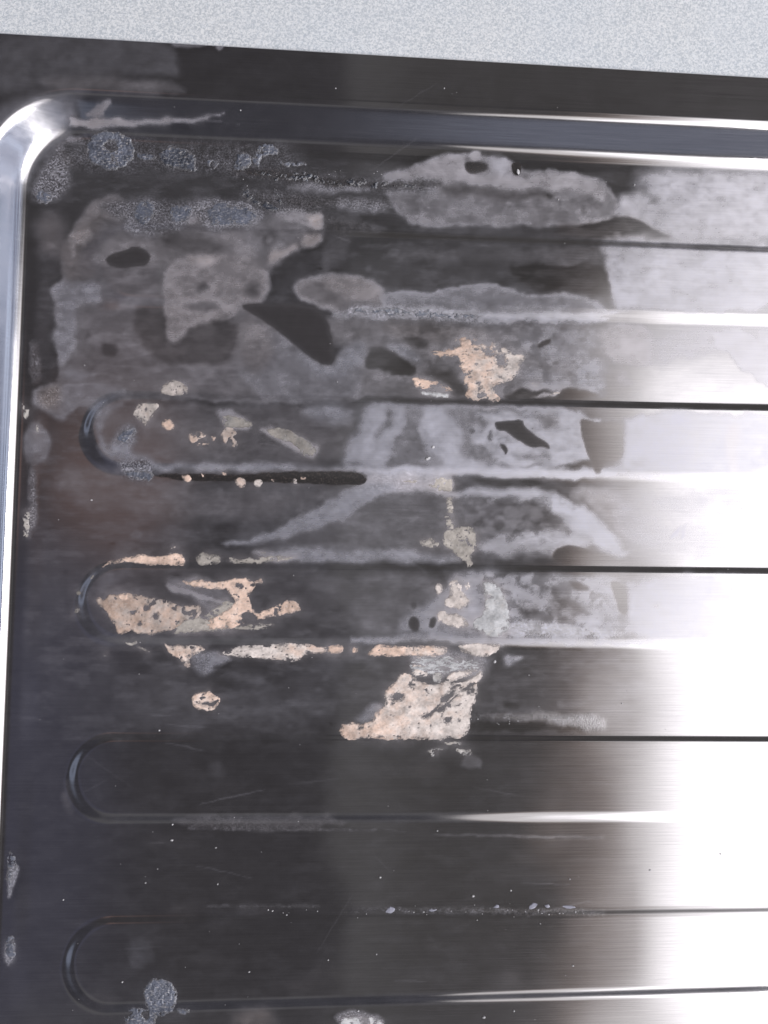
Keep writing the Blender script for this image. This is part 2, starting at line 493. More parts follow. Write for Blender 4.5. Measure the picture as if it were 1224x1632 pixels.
# flat between first and second dark lines
paint(c4((-60, 215), (680, 218), (690, 280), (715, 300), (712, 440), (500, 462), (0, 462), (-60, 440)), .12, .3, 8)
paint(c4((0, 215), (300, 215), (330, 250), (220, 270), (120, 290), (0, 240)), .10, .6, 10)
paint(c4((0, 290), (60, 280), (130, 330), (110, 340), (40, 320)), .22, .0, 6)
paint(c4((430, 225), (680, 225), (680, 330), (560, 350), (450, 300)), .16, .1, 12)
paint(c4((600, 350), (700, 330), (712, 440), (620, 440), (590, 400)), .20, .0, 12)
paint(c4((430, 400), (560, 395), (600, 410), (590, 440), (460, 440)), .19, .1, 6)
paint(c4((410, 350), (560, 370), (580, 390), (500, 395), (430, 390)), .17, .1, 8)
paint(c4((680, 220), (860, 218), (870, 300), (850, 350), (740, 352), (700, 300)), .24, .5, 6)
paint(c4((720, 350), (848, 352), (850, 440), (716, 440)), .06, .5, 8)
paint(ell(995, 605, 14, 10), .18, .4, 8)
paint(c4((850, 225), (1300, 210), (1300, 330), (1150, 320), (1060, 300), (980, 330), (860, 360)), .22, .2, 14)
paint(c4((1050, 235), (1180, 245), (1200, 330), (1150, 390), (1100, 310), (1055, 290)), .32, .2, 3, .03)
paint(c4((1190, 230), (1290, 230), (1290, 420), (1190, 410), (1150, 350), (1195, 300)), .30, .2, 3, .04)
paint(c4((0, 298), (40, 318), (100, 348), (112, 372), (100, 386), (40, 380), (0, 360), (-60, 370), (-66, 300)), .008, .3, 3)
paint(c4((485, 288), (510, 268), (535, 264), (530, 278), (500, 296)), .006, .3, 2, wob=False)
paint(c4((60, 265), (120, 262), (150, 290), (100, 295)), .03, .4, 5)
paint(c4((120, 375), (200, 360), (250, 400), (260, 450), (220, 450), (200, 410)), .02, .5, 6, gr=.3)
paint(c4((380, 440), (450, 425), (640, 430), (700, 445), (640, 460), (400, 462)), .01, .6, 3, gr=.15)
paint(c4((450, 452), (560, 425), (585, 420), (520, 450)), .2, .3, 2)

# ridge 2, left half
paint([(160, 655), (190, 645), (560, 645), (560, 745), (240, 745), (190, 735), (162, 720), (148, 690)], .075, .3, 5)
paint([(146, 650), (165, 640), (200, 640), (165, 660), (158, 690), (170, 715), (200, 735), (175, 730), (150, 705)], .16, .05, 6)
paint([(200, 675), (215, 678), (218, 700), (205, 712), (215, 725), (240, 735), (360, 738), (450, 740), (600, 744), (612, 750), (450, 752), (245, 750), (200, 742), (175, 725), (180, 695)], .19, .0, 6)
paint([(180, 732), (240, 738), (243, 752), (230, 766), (212, 762), (195, 748)], .19, .05, 3, cr=1)
paint([(345, 660), (352, 650), (385, 660), (405, 680), (395, 686), (372, 682), (352, 672)], .24, .15, 4)
paint([(415, 680), (440, 680), (480, 698), (505, 712), (508, 726), (490, 730), (465, 712), (430, 698)], .22, .2, 4, .02)
paint([(475, 650), (540, 640), (565, 660), (540, 680), (500, 670)], .17, .0, 10)
paint([(590, 640), (560, 700), (540, 740), (600, 742), (600, 690), (620, 650)], .22, .0, 8)
# ridge 2, right half: milky with clean windows
paint([(598, 648), (640, 642), (960, 648), (960, 750), (560, 750), (590, 700)], .23, .02, 4)
paint(z6((60, 600), (110, 600), (100, 700), (50, 760), (0, 830), (-20, 800), (30, 700)), .10, .1, 5)
paint(z6((185, 590), (320, 595), (290, 680), (260, 740), (300, 800), (330, 880), (420, 925), (432, 965), (380, 990), (200, 1000), (60, 985), (50, 940), (100, 860), (160, 740)), .11, .15, 5)
paint(z6((430, 600), (520, 690), (555, 760), (535, 860), (560, 920), (640, 960), (740, 980), (980, 990), (1090, 960), (960, 960), (900, 970), (770, 950), (740, 900), (700, 820), (620, 830), (590, 760), (620, 720), (640, 690), (620, 650), (640, 625), (900, 640), (960, 610), (560, 590)), .12, .15, 5)
paint(z6((640, 660), (690, 690), (700, 740), (650, 740), (620, 700)), .10, .15, 6)
paint(z6((1020, 630), (1080, 625), (1150, 660), (1150, 730), (1080, 745), (1030, 680)), .13, .2, 8)
paint(ell(753, 686, 5), .06, .1, 2, .05, wob=False)
paint(z6((720, 745), (745, 760), (750, 800), (730, 790)), .05, .1, 3)
paint(z6((755, 700), (765, 688), (850, 682), (930, 674), (942, 720), (1020, 780), (1085, 818), (1105, 845), (1105, 866), (1050, 845), (1010, 855), (975, 848), (930, 822), (880, 795), (840, 757), (770, 742)), .006, .3, 2, .05, wob=False)
paint(z6((785, 832), (815, 830), (842, 862), (826, 902), (805, 868)), .006, .3, 2, .05, wob=False)
paint(z6((870, 880), (1000, 900), (1110, 905), (1030, 935), (900, 930)), .12, .1, 8)
paint(c4((625, 522), (640, 518), (690, 532), (735, 525), (755, 533), (762, 560), (762, 640), (740, 652), (705, 660), (692, 680), (692, 695), (672, 695), (662, 665), (645, 625), (628, 560)), .015, .5, 1.5, .05, wob=False)
paint(c4((768, 495), (1300, 505), (1300, 705), (720, 700), (770, 650)), .40, .08, 8)
paint(c4((960, 500), (1050, 520), (1010, 600), (990, 700), (960, 690), (985, 600)), .30, .1, 8, .05)
paint(c4((1090, 540), (1120, 520), (1140, 560), (1120, 640), (1135, 700), (1110, 705), (1100, 640)), .30, .5, 6)
# light shoulder strip beyond the slit
paint([(585, 752), (700, 752), (720, 765), (712, 785), (650, 788), (600, 782), (560, 790), (540, 790), (585, 770)], .30, .3, 6, cr=.3)
paint([(565, 742), (950, 748), (1224, 756), (1224, 764), (900, 762), (570, 756)], .30, .05, 4)  # shoulder highlight of the second rib, painted in as film
paint(c4((275, 710), (400, 710), (500, 716), (520, 728), (460, 736), (330, 732)), .01, .3, 2, gr=.25, wob=False)

# dark slit under ridge 2
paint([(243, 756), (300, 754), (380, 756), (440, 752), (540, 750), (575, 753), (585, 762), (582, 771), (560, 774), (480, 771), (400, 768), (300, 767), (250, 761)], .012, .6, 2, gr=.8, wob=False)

# flat between ridge 2 and 3
paint([(440, 800), (560, 788), (700, 785), (880, 790), (960, 840), (970, 880), (740, 888), (440, 885)], .075, .2, 10)
paint([(590, 768), (640, 775), (600, 795), (560, 820), (500, 845), (430, 866), (360, 870), (350, 866), (420, 856), (470, 832), (530, 795)], .19, .0, 5, .02)
paint([(700, 784), (760, 780), (880, 785), (920, 800), (960, 828), (985, 862), (1000, 885), (960, 880), (930, 850), (880, 815), (840, 795), (740, 792)], .28, .03, 7)
paint([(900, 775), (980, 780), (1010, 800), (1000, 860), (985, 850), (950, 812)], .12, .5, 8)
paint([(985, 780), (1300, 770), (1300, 892), (1005, 890), (990, 850)], .18, .15, 16)
paint([(760, 862), (880, 845), (930, 850), (940, 872), (880, 880), (800, 885), (770, 880)], .22, .1, 8, cr=.3)
paint([(400, 880), (450, 873), (560, 873), (680, 880), (730, 885), (730, 898), (560, 896), (430, 896)], .20, .05, 6)
paint(c6((532, 145), (545, 122), (580, 103), (625, 112), (700, 135), (750, 155), (700, 170), (690, 186), (620, 184), (560, 172)), .006, .7, 2, .03, wob=False)
paint(ell(1075, 850, 16, 3, -40), .6, .3, 2); paint(ell(1090, 845, 14, 2, -60), .6, .3, 2)

# ridge 3
paint([(160, 905), (560, 905), (560, 1015), (240, 1015), (180, 1000), (150, 960)], .045, .2, 5)
paint([(160, 915), (200, 905), (205, 915), (180, 930), (165, 945), (158, 940)], .09, .05, 6)
paint([(250, 925), (330, 920), (370, 950), (360, 985), (330, 990), (320, 960)], .14, .2, 6, .02)
paint([(270, 930), (300, 940), (360, 965), (358, 970), (300, 948), (262, 940)], .26, .4, 1.5)
paint([(560, 910), (700, 912), (700, 1010), (640, 1015), (560, 1010)], .09, .2, 12)
paint([(640, 985), (700, 950), (720, 915), (800, 912), (960, 918), (985, 930), (1000, 1010), (960, 1018), (640, 1018)], .22, .05, 8)
paint(c6((440, 205), (600, 215), (700, 250), (720, 330), (640, 370), (500, 360), (400, 300)), .18, .1, 12)
paint(c6((520, 260), (600, 270), (640, 320), (600, 360), (520, 340)), .11, .3, 8)
paint(c6((430, 290), (480, 295), (490, 330), (440, 330)), .09, .3, 6)
paint(c6((590, 222), (620, 215), (650, 232), (648, 250), (610, 248)), .04, .4, 4)
paint(c6((400, 350), (500, 340), (620, 370), (760, 380), (760, 400), (400, 398)), .3, .05, 5, cr=.8)
paint(ell(660, 994, 9, 11, -15), .012, .3, 2.5, .06, wob=False); paint(ell(690, 992, 5, 9, 10), .012, .3, 2.5, .06, wob=False)
paint(ell(660, 965, 5, 5), .03, .3, 3, .04, wob=False); paint(ell(664, 1013, 10, 5), .05, .2, 5)
paint(c6((720, 225), (735, 218), (760, 232), (775, 275), (778, 320), (765, 332), (748, 312), (735, 270)), .02, .5, 1.5, .04, wob=False)
paint(c6((780, 200), (1300, 205), (1300, 415), (760, 405), (782, 330)), .36, .1, 10)
paint(c6((960, 268), (1040, 290), (1100, 270), (1224, 262), (1300, 265), (1300, 380), (1100, 390), (1080, 320)), .16, .1, 3, .12)
paint([(560, 1012), (800, 1013), (980, 1018), (1224, 1024), (1224, 1032), (900, 1028), (560, 1024)], .24, .05, 4)  # film painted along the third rib's shoulder as its bright highlight
paint(c6((385, 420), (480, 430), (620, 434), (660, 442), (560, 444), (380, 436)), .01, .3, 2, gr=.5, wob=False)

# flat between ridge 3 and 4
paint([(560, 1040), (1000, 1040), (1000, 1170), (560, 1170)], .035, .2, 20)
paint([(300, 1040), (345, 1036), (370, 1050), (345, 1066), (320, 1080), (310, 1062)], .20, .0, 5, cr=.4)
paint([(190, 1112), (240, 1108), (238, 1135), (200, 1136)], .05, .1, 5)
paint([(395, 1125), (430, 1120), (430, 1150), (400, 1152)], .05, .1, 10)
paint(c6((290, 640), (540, 640), (700, 660), (700, 690), (300, 660)), .05, .1, 6, cr=1)
paint(c6((270, 666), (530, 675), (640, 690), (640, 705), (270, 705)), .0, .3, 3)
paint(c6((370, 605), (420, 598), (440, 615), (390, 628)), .0, .3, 4)
paint(c6((380, 455), (450, 455), (420, 475), (395, 490)), .2, .0, 4)
paint([(640, 1035), (790, 1045), (772, 1080), (720, 1080), (660, 1060)], .16, .0, 8, cr=.3)
paint([(565, 1140), (610, 1120), (620, 1140), (575, 1152)], .16, .0, 6)
paint(ell(750, 1215, 16, 12), .06, .2, 3)
# lower, cleaner part
paint([(270, 1302), (420, 1298), (560, 1302), (540, 1318), (360, 1325), (280, 1312)], .055, .4, 4, cr=.3)
paint([(300, 1318), (600, 1321), (600, 1325), (300, 1323)], .05, .3, 2, cr=.8, wob=False)
paint([(690, 1328), (960, 1334), (960, 1337), (690, 1332)], .06, .3, 1.5, cr=.6, wob=False)
paint([(330, 1442), (510, 1442), (510, 1446), (330, 1446)], .035, .2, 3, cr=.9, wob=False)
paint([(560, 1446), (860, 1448), (960, 1452), (960, 1458), (560, 1456)], .035, .1, 5, cr=1, wob=False)
paint([(200, 1500), (240, 1490), (245, 1530), (215, 1548)], .04, .0, 6)
paint([(100, 1240), (112, 1262), (120, 1300), (100, 1280)], .05, .5, 6)
paint(ell(345, 1225, 14, 10), .04, .1, 8)
paint([(370, 1610), (430, 1605), (440, 1640), (370, 1640)], .08, .9, 10)
paint([(530, 1618), (560, 1612), (612, 1616), (612, 1660), (540, 1640)], .18, .2, 4, cr=.8)
paint([(16, 1370), (28, 1375), (30, 1400), (20, 1430), (12, 1430)], .25, .1, 2, cr=.5)
paint([(8, 1500), (24, 1500), (26, 1530), (10, 1540)], .25, .1, 3, cr=.5)
# streaky haze in the film everywhere the water stood longest
film *= (.50 + 1.0 * fbm(PX, PY * 1.3, 30, 2, 5, .6)) * (.80 + .40 * fbm(PX * .5, PY, 7, 6, 4, .6))
film += .05 * crys * sst(fbm(PX, PY, 6, 1, 3), .45, .62)


def blur(A, n):
    k = np.exp(-np.linspace(-2, 2, 2 * n + 1) ** 2); k /= k.sum()
    B = np.zeros_like(A)
    for i, kk in enumerate(k):
        B += kk * np.roll(A, i - n, 1)
    C_ = np.zeros_like(A)
    for i, kk in enumerate(k):
        C_ += kk * np.roll(B, i - n, 0)
    return C_


# the marks dried at different speeds: some outlines crisp, most feathered
b3, b9 = blur(film, 3), blur(film, 10)
q_ = fbm(PX, PY, 60, 6, 3) - .04
cell = sst(fbm(PX, PY * 1.2, 15, 1, 4, .55), .36, .60)
for (xa, xb, ya, yb2, am) in ((735, 960, 912, 1016, .8), (700, 890, 660, 745, .3), (740, 930, 790, 860, .6), (600, 960, 505, 632, .5), (560, 980, 318, 372, .4)):
    rg = sst(PX, xa - 15, xa + 15) * sst(PX, xb + 20, xb - 20) * sst(PY, ya - 6, ya + 6) * sst(PY, yb2 + 6, yb2 - 6) * am
    film *= 1 - rg + rg * (.45 + .95 * cell)
k1 = sst(q_, .40, .62)
film = film * (.78 - .50 * k1) + b3 * (.14 + .20 * k1) + b9 * (.08 + .30 * k1)
film += .35 * np.clip(film - b9, -.04, .08)
warm = blur(warm, 5)
crys = blur(crys, 4); grime = grime * .7 + blur(grime, 3) * .3
smear = fbm(PX * .35, PY, 14, 3, 5, .6)
film += (.028 * sst(smear, .45, .72) + .014 * sst(fbm(PX, PY, 120, 0, 4), .4, .7)) * _in * (1 - .72 * sst(PY, 1120, 1200))
film = film * 1.10
film *= 1 + .32 * sst(PX, 530, 600) * sst(PX, 1010, 950) * sst(PY, 640, 655) * sst(PY, 900, 860)
film += .05 * sst(film, .09, .2) * sst(q_, .30, .55) * np.clip((film - b9) * 18, 0, 1)
film = np.clip(film, 0, .85)

for P_ in (z6((755, 700), (765, 688), (850, 682), (930, 674), (942, 720), (1020, 780), (1085, 818), (1105, 845), (1105, 866), (1050, 845), (1010, 855), (975, 848), (930, 822), (880, 795), (840, 757), (770, 742)),
           c4((625, 522), (640, 518), (690, 532), (735, 525), (755, 533), (762, 560), (762, 640), (740, 652), (705, 660), (692, 680), (692, 695), (672, 695), (662, 665), (645, 625), (628, 560)),
           z6((785, 832), (815, 830), (842, 862), (826, 902), (805, 868)),
           c6((532, 145), (545, 122), (580, 103), (625, 112), (700, 135), (750, 155), (700, 170), (690, 186), (620, 184), (560, 172)),
           c6((720, 225), (735, 218), (760, 232), (775, 275), (778, 320), (765, 332), (748, 312), (735, 270)),
           [(383, 488), (400, 484), (430, 483), (470, 484), (498, 488), (514, 498), (524, 515), (530, 545), (534, 575), (526, 583), (508, 579), (485, 562), (462, 545), (440, 525), (410, 505)],
           [(168, 410), (188, 402), (215, 391), (240, 404), (236, 422), (215, 424), (190, 428), (172, 422)],
           ell(660, 994, 9, 11, -15), ell(690, 992, 5, 9, 10)):
    paint(P_, .028, None, 3.0, .02, wob=False, cr=0)

# hairline scratches and wiped streaks
_sr = random.Random(21)
for _ in range(75):
    x0_, y0_ = _sr.uniform(60, 1180), _sr.uniform(120, 1620)
    L_ = _sr.uniform(25, 150); a_ = math.radians(_sr.gauss(0, 9) if _sr.random() < .7 else _sr.uniform(-60, 60))
    dx_, dy_ = L_ * math.cos(a_), L_ * math.sin(a_); w_ = _sr.uniform(.7, 1.5)
    paint([(x0_, y0_ - w_), (x0_ + dx_ * .5, y0_ + dy_ * .5 - w_ - 1), (x0_ + dx_, y0_ + dy_), (x0_ + dx_ * .5, y0_ + dy_ * .5 + w_ - 1)], _sr.uniform(.02, .06), None, 1.4, wob=False, add=True)
for _ in range(26):
    x0_, y0_ = _sr.uniform(80, 900), _sr.uniform(1180, 1620)
    paint(ell(x0_, y0_, _sr.uniform(8, 40), _sr.uniform(3, 10), _sr.gauss(0, 8)), _sr.uniform(.006, .022), _sr.uniform(0, .5), 14, add=True)
for _ in range(40):
    x0_, y0_ = _sr.uniform(60, 900), _sr.uniform(330, 1180)
    r_ = _sr.uniform(3, 9)
    paint(ell(x0_, y0_, r_, r_ * .8, 0, 10), _sr.uniform(-.04, .05), None, 4, add=True, rim=.02, rw=2)

# film thinned along the upper rib shoulders to deepen their shaded lines
for i_, k_ in enumerate('ACEG'):
    dl = np.abs(GY - (LF[k_][0] + LF[k_][1] * GX))
    mk = np.exp(-(dl / 6.0) ** 2) * sst(PX, (500, 560, 760, 600)[i_], (640, 680, 860, 760)[i_])
    film *= 1 - .80 * mk

# ------------------------------------------------------------------ materials
def new_mat(name):
    m = bpy.data.materials.new(name)
    m.use_nodes = True
    return m, NT(m.node_tree)


def obj_coord(t):
    return t.n('ShaderNodeTexCoord').outputs['Object']


def steel_material():
    m, t = new_mat('stained_steel')
    oc = obj_coord(t)
    fl = t.attr('film'); wm = t.attr('warm'); cr = t.attr('crystal'); gr = t.attr('grime')
    brush = t.noise(t.scale(oc, (60, 9000, 1)), 1.0, 3.0, .6)
    brush2 = t.noise(t.scale(oc, (30, 4500, 1)), 1.0, 3.0, .6)
    mott = t.noise(oc, 700, 5, .6)
    fine = t.noise(oc, 5200, 3, .7)
    grain = t.noise(oc, 2600, 4, .75)
    # film amount with its own fine structure
    k = t.m('MULTIPLY', t.ss(mott, .30, .72, .88, 1.12), t.ss(fine, .25, .75, .96, 1.04))
    fa = t.m('MULTIPLY', fl, k)
    cg = t.ss(grain, .42, .66, 0.10, 2.1)
    fa = t.m('MULTIPLY', fa, t.m('ADD', t.m('SUBTRACT', 1.0, cr), t.m('MULTIPLY', cr, cg)), clamp=True)
    # steel
    st = t.n('ShaderNodeBsdfPrincipled')
    hair = t.noise(t.scale(oc, (90, 14000, 1)), 1.0, 2.0, .6)
    t.put(st.inputs['Base Color'], t.mix(t.ss(t.m('ADD', t.m('MULTIPLY', hair, .6), t.m('MULTIPLY', brush2, .4)), .35, .65), rgb(.535, .522, .53), rgb(.655, .64, .645)))
    st.inputs['Metallic'].default_value = 1.0
    r = t.m('ADD', t.ss(brush2, .3, .7, .098, .118), t.m('MULTIPLY', t.m('MINIMUM', fl, .45), .62))
    t.put(st.inputs['Roughness'], t.m('MINIMUM', r, .45))
    st.inputs['Anisotropic'].default_value = .75
    tg = t.n('ShaderNodeCombineXYZ'); tg.inputs[1].default_value = 1.0
    t.put(st.inputs['Tangent'], tg.outputs[0])
    b = t.n('ShaderNodeBump'); b.inputs['Strength'].default_value = .018; b.inputs['Distance'].default_value = .00001
    t.put(b.inputs['Height'], brush)
    b2 = t.n('ShaderNodeBump'); b2.inputs['Strength'].default_value = .22; b2.inputs['Distance'].default_value = .0001
    t.put(b2.inputs['Height'], t.m('MULTIPLY', t.m('ADD', grain, t.m('MULTIPLY', mott, .5)), t.m('ADD', t.m('MULTIPLY', fl, .25), t.m('ADD', .035, t.m('MULTIPLY', cr, 1.2)))))
    t.put(b2.inputs['Normal'], b.outputs[0])
    t.put(st.inputs['Normal'], b2.outputs[0])
    # film
    fc = t.mix(wm, rgb(.60, .61, .73), rgb(.70, .56, .50))
    fc = t.mix(t.ss(fine, .35, .7), fc, rgb(.65, .63, .68))
    fb = t.n('ShaderNodeBsdfPrincipled')
    t.put(fb.inputs['Base Color'], fc)
    fb.inputs['Roughness'].default_value = .55
    fb.inputs['Specular IOR Level'].default_value = .35
    t.put(fb.inputs['Normal'], b2.outputs[0])
    mx = t.n('ShaderNodeMixShader')
    t.put(mx.inputs[0], fa)
    t.t.links.new(st.outputs[0], mx.inputs[1]); t.t.links.new(fb.outputs[0], mx.inputs[2])
    # grime
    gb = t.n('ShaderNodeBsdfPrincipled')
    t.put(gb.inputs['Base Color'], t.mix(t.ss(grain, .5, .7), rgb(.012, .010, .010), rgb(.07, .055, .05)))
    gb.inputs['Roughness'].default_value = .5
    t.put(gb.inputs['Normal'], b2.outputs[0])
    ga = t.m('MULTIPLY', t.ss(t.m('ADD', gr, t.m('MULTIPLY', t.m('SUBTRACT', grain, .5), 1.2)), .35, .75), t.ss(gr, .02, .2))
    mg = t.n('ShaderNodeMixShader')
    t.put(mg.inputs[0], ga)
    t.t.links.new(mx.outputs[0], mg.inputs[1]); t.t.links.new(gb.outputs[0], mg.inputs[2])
    o = t.n('ShaderNodeOutputMaterial')
    t.t.links.new(mg.outputs[0], o.inputs[0])
    return m


def crust_material(name, ca, cb, dark, rough=.85, bump=.16, spec=.3, scale=2200):
    m, t = new_mat(name)
    oc = obj_coord(t)
    a = t.noise(oc, 380, 4, .6); f = t.noise(oc, scale, 4, .7); g = t.noise(t.scale(oc, (1, 2.4, 1)), 1300, 3, .6)
    tone = t.attr('tone')
    c = t.mix(t.ss(t.m('ADD', tone, t.m('MULTIPLY', t.m('SUBTRACT', a, .5), .9)), .2, .8), ca, cb)
    c = t.mix(t.ss(f, .56, .8, 0, .4), c, dark)
    c = t.mix(t.ss(g, .52, .72, 0, .35), c, rgb(.80, .74, .70))
    pits = t.noise(t.scale(oc, (1, 1.5, 1)), 1700, 3, .6)
    c = t.mix(t.ss(pits, .61, .68, 0, .55), c, dark)
    c = t.mix(t.m('MULTIPLY', t.attr('thin'), t.ss(f, .35, .6, .2, .6)), c, rgb(.34, .32, .32))
    p = t.n('ShaderNodeBsdfPrincipled')
    c = t.mix(1.0, c, t.attrc('val'), 'MULTIPLY')
    t.put(p.inputs['Base Color'], c)
    p.inputs['Roughness'].default_value = rough
    p.inputs['Specular IOR Level'].default_value = spec
    b = t.n('ShaderNodeBump'); b.inputs['Strength'].default_value = bump; b.inputs['Distance'].default_value = .00012
    t.put(b.inputs['Height'], t.m('ADD', f, g))
    t.put(p.inputs['Normal'], b.outputs[0])
    # the thinnest parts let the steel show through
    tr = t.n('ShaderNodeBsdfTransparent')
    ms = t.n('ShaderNodeMixShader')
    t.put(ms.inputs[0], t.m('MULTIPLY', t.attr('thin'), t.ss(t.m('ADD', f, t.m('MULTIPLY', g, .5)), .55, .95, .15, .95), clamp=True))
    t.t.links.new(p.outputs[0], ms.inputs[1]); t.t.links.new(tr.outputs[0], ms.inputs[2])
    o = t.n('ShaderNodeOutputMaterial'); t.t.links.new(ms.outputs[0], o.inputs[0])
    return m


def counter_material():
    m, t = new_mat('speckled_laminate')
    oc = obj_coord(t)
    a = t.noise(oc, 2150, 3, .7, .8); b_ = t.noise(oc, 1500, 4, .65, .5); c_ = t.noise(oc, 3200, 2, .6)
    big = t.noise(oc, 45, 3, .5)
    c = t.mix(t.ss(a, .40, .60), rgb(.46, .49, .52), rgb(.74, .745, .75))
    c = t.mix(t.ss(b_, .54, .66, 0, .75), c, rgb(.72, .74, .76))
    c = t.mix(t.ss(c_, .60, .70, 0, .6), c, rgb(.42, .47, .54))
    c = t.mix(t.ss(big, .3, .7, 0, .12), c, rgb(.5, .58, .68))
    p = t.n('ShaderNodeBsdfPrincipled')
    t.put(p.inputs['Base Color'], c)
    p.inputs['Roughness'].default_value = .42
    p.inputs['Specular IOR Level'].default_value = .4
    b = t.n('ShaderNodeBump'); b.inputs['Strength'].default_value = .35; b.inputs['Distance'].default_value = .0001
    t.put(b.inputs['Height'], a)
    t.put(p.inputs['Normal'], b.outputs[0])
    o = t.n('ShaderNodeOutputMaterial'); t.t.links.new(p.outputs[0], o.inputs[0])
    return m


def plain(name, col, rough=.6):
    m, t = new_mat(name)
    oc = obj_coord(t)
    c = t.mix(t.noise(oc, 1500, 2), rgb(*[v * .8 for v in col]), rgb(*[min(1, v * 1.15) for v in col]))
    p = t.n('ShaderNodeBsdfPrincipled')
    t.put(p.inputs['Base Color'], c); p.inputs['Roughness'].default_value = rough
    o = t.n('ShaderNodeOutputMaterial'); t.t.links.new(p.outputs[0], o.inputs[0])
    return m


M_STEEL = steel_material()
M_PEACH = crust_material('peach_limescale', rgb(.72, .53, .43), rgb(.66, .59, .55), rgb(.32, .27, .25))
M_GREY = crust_material('grey_limescale', rgb(.46, .42, .38), rgb(.50, .50, .51), rgb(.28, .27, .28))
M_CRYS = crust_material('crystal_limescale', rgb(.038, .042, .056), rgb(.11, .12, .155), rgb(.015, .015, .02), rough=.3, bump=.9, spec=.8, scale=3000)
M_LAM = counter_material()
M_DUST = plain('pale_dust', (.50, .49, .50))
M_FLAKE = plain('pale_flake', (.30, .30, .36), .4)


# ------------------------------------------------------------------ mesh helpers
def mesh_grid(name, X, Y, Z, mask, mat, parent, attrs=None, N=None, origin=(0, 0, 0)):
    """quads of a regular grid where mask (cells) is set -> one mesh object"""
    ny, nx = X.shape
    idx = np.arange(ny * nx).reshape(ny, nx)
    q = np.stack([idx[:-1, :-1], idx[:-1, 1:], idx[1:, 1:], idx[1:, :-1]], -1)[mask]
    used, inv = np.unique(q.ravel(), return_inverse=True)
    co = np.stack([X.ravel()[used], Y.ravel()[used], Z.ravel()[used]], -1) * S
    me = bpy.data.meshes.new(name)
    me.vertices.add(len(co)); me.vertices.foreach_set('co', co.astype(np.float32).ravel())
    me.loops.add(len(inv)); me.loops.foreach_set('vertex_index', inv.astype(np.int32))
    nf = len(q)
    me.polygons.add(nf); me.polygons.foreach_set('loop_start', np.arange(nf, dtype=np.int32) * 4)
    me.update(calc_edges=True)
    me.polygons.foreach_set('use_smooth', np.ones(nf, bool))
    for k, v in (attrs or {}).items():
        at_ = me.attributes.new(k, 'FLOAT', 'POINT')
        at_.data.foreach_set('value', v.ravel()[used].astype(np.float32))
    if N is not None:
        n = N.reshape(-1, 3)[used].astype(np.float32)
        me.normals_split_custom_set_from_vertices(n.tolist())
    me.materials.append(mat)
    o = bpy.data.objects.new(name, me)
    COL.objects.link(o)
    if parent:
        o.parent = parent
    return o


# ------------------------------------------------------------------ the countertop (an L round the sink)
ZC = HF - 8.0


def slab(name, outline, z0, z1, mat):
    """outline in units, counter-clockwise"""
    import bmesh
    bm = bmesh.new()
    top = [bm.verts.new((x * S, y * S, z1 * S)) for x, y in outline]
    f = bm.faces.new(top)
    r = bmesh.ops.extrude_face_region(bm, geom=[f])
    vs = [v for v in r['geom'] if isinstance(v, bmesh.types.BMVert)]
    for v in vs:
        v.co.z = z0 * S
    bmesh.ops.recalc_face_normals(bm, faces=bm.faces)
    me = bpy.data.meshes.new(name); bm.to_mesh(me); bm.free()
    me.materials.append(mat)
    o = bpy.data.objects.new(name, me); COL.objects.link(o)
    return o


inset = 14
xr, yb = xs[-1] + 400, ys[0] - 400
ctr = slab('countertop', [(XO + inset, yb), (XO + inset, EA + EB * XO - 60), (XO + 60, EA + EB * (XO + 60) - inset),
                          (xr, EA + EB * xr - inset), (xr, 2600), (-2600, 2600), (-2600, yb)], ZC - 200, ZC, M_LAM)
ctr['kind'] = 'structure'

# ------------------------------------------------------------------ the draining board
sink = bpy.data.objects.new('draining_board', None)
COL.objects.link(sink)
sink['label'] = 'dirty stainless steel draining board with raised ribs, limescale crust and milky water stains'
sink['category'] = 'sink drainer'

cx_ = (GX[:-1, :-1] + GX[1:, 1:]) / 2; cy_ = (GY[:-1, :-1] + GY[1:, 1:]) / 2
dC = side_d(cx_, cy_); eC = edge_d(cx_, cy_)
keep = eC < 1.5
N_ = normal(GX, GY)
AT = dict(film=film, warm=warm, crystal=crys, grime=grime)
owner = np.zeros(cx_.shape, int)
owner[dC > 0] = 1
owner[dC > WW] = 2
for i in range(6):
    owner[(ridge_d(i, cx_, cy_) > -RW) & (owner == 0)] = 10 + i

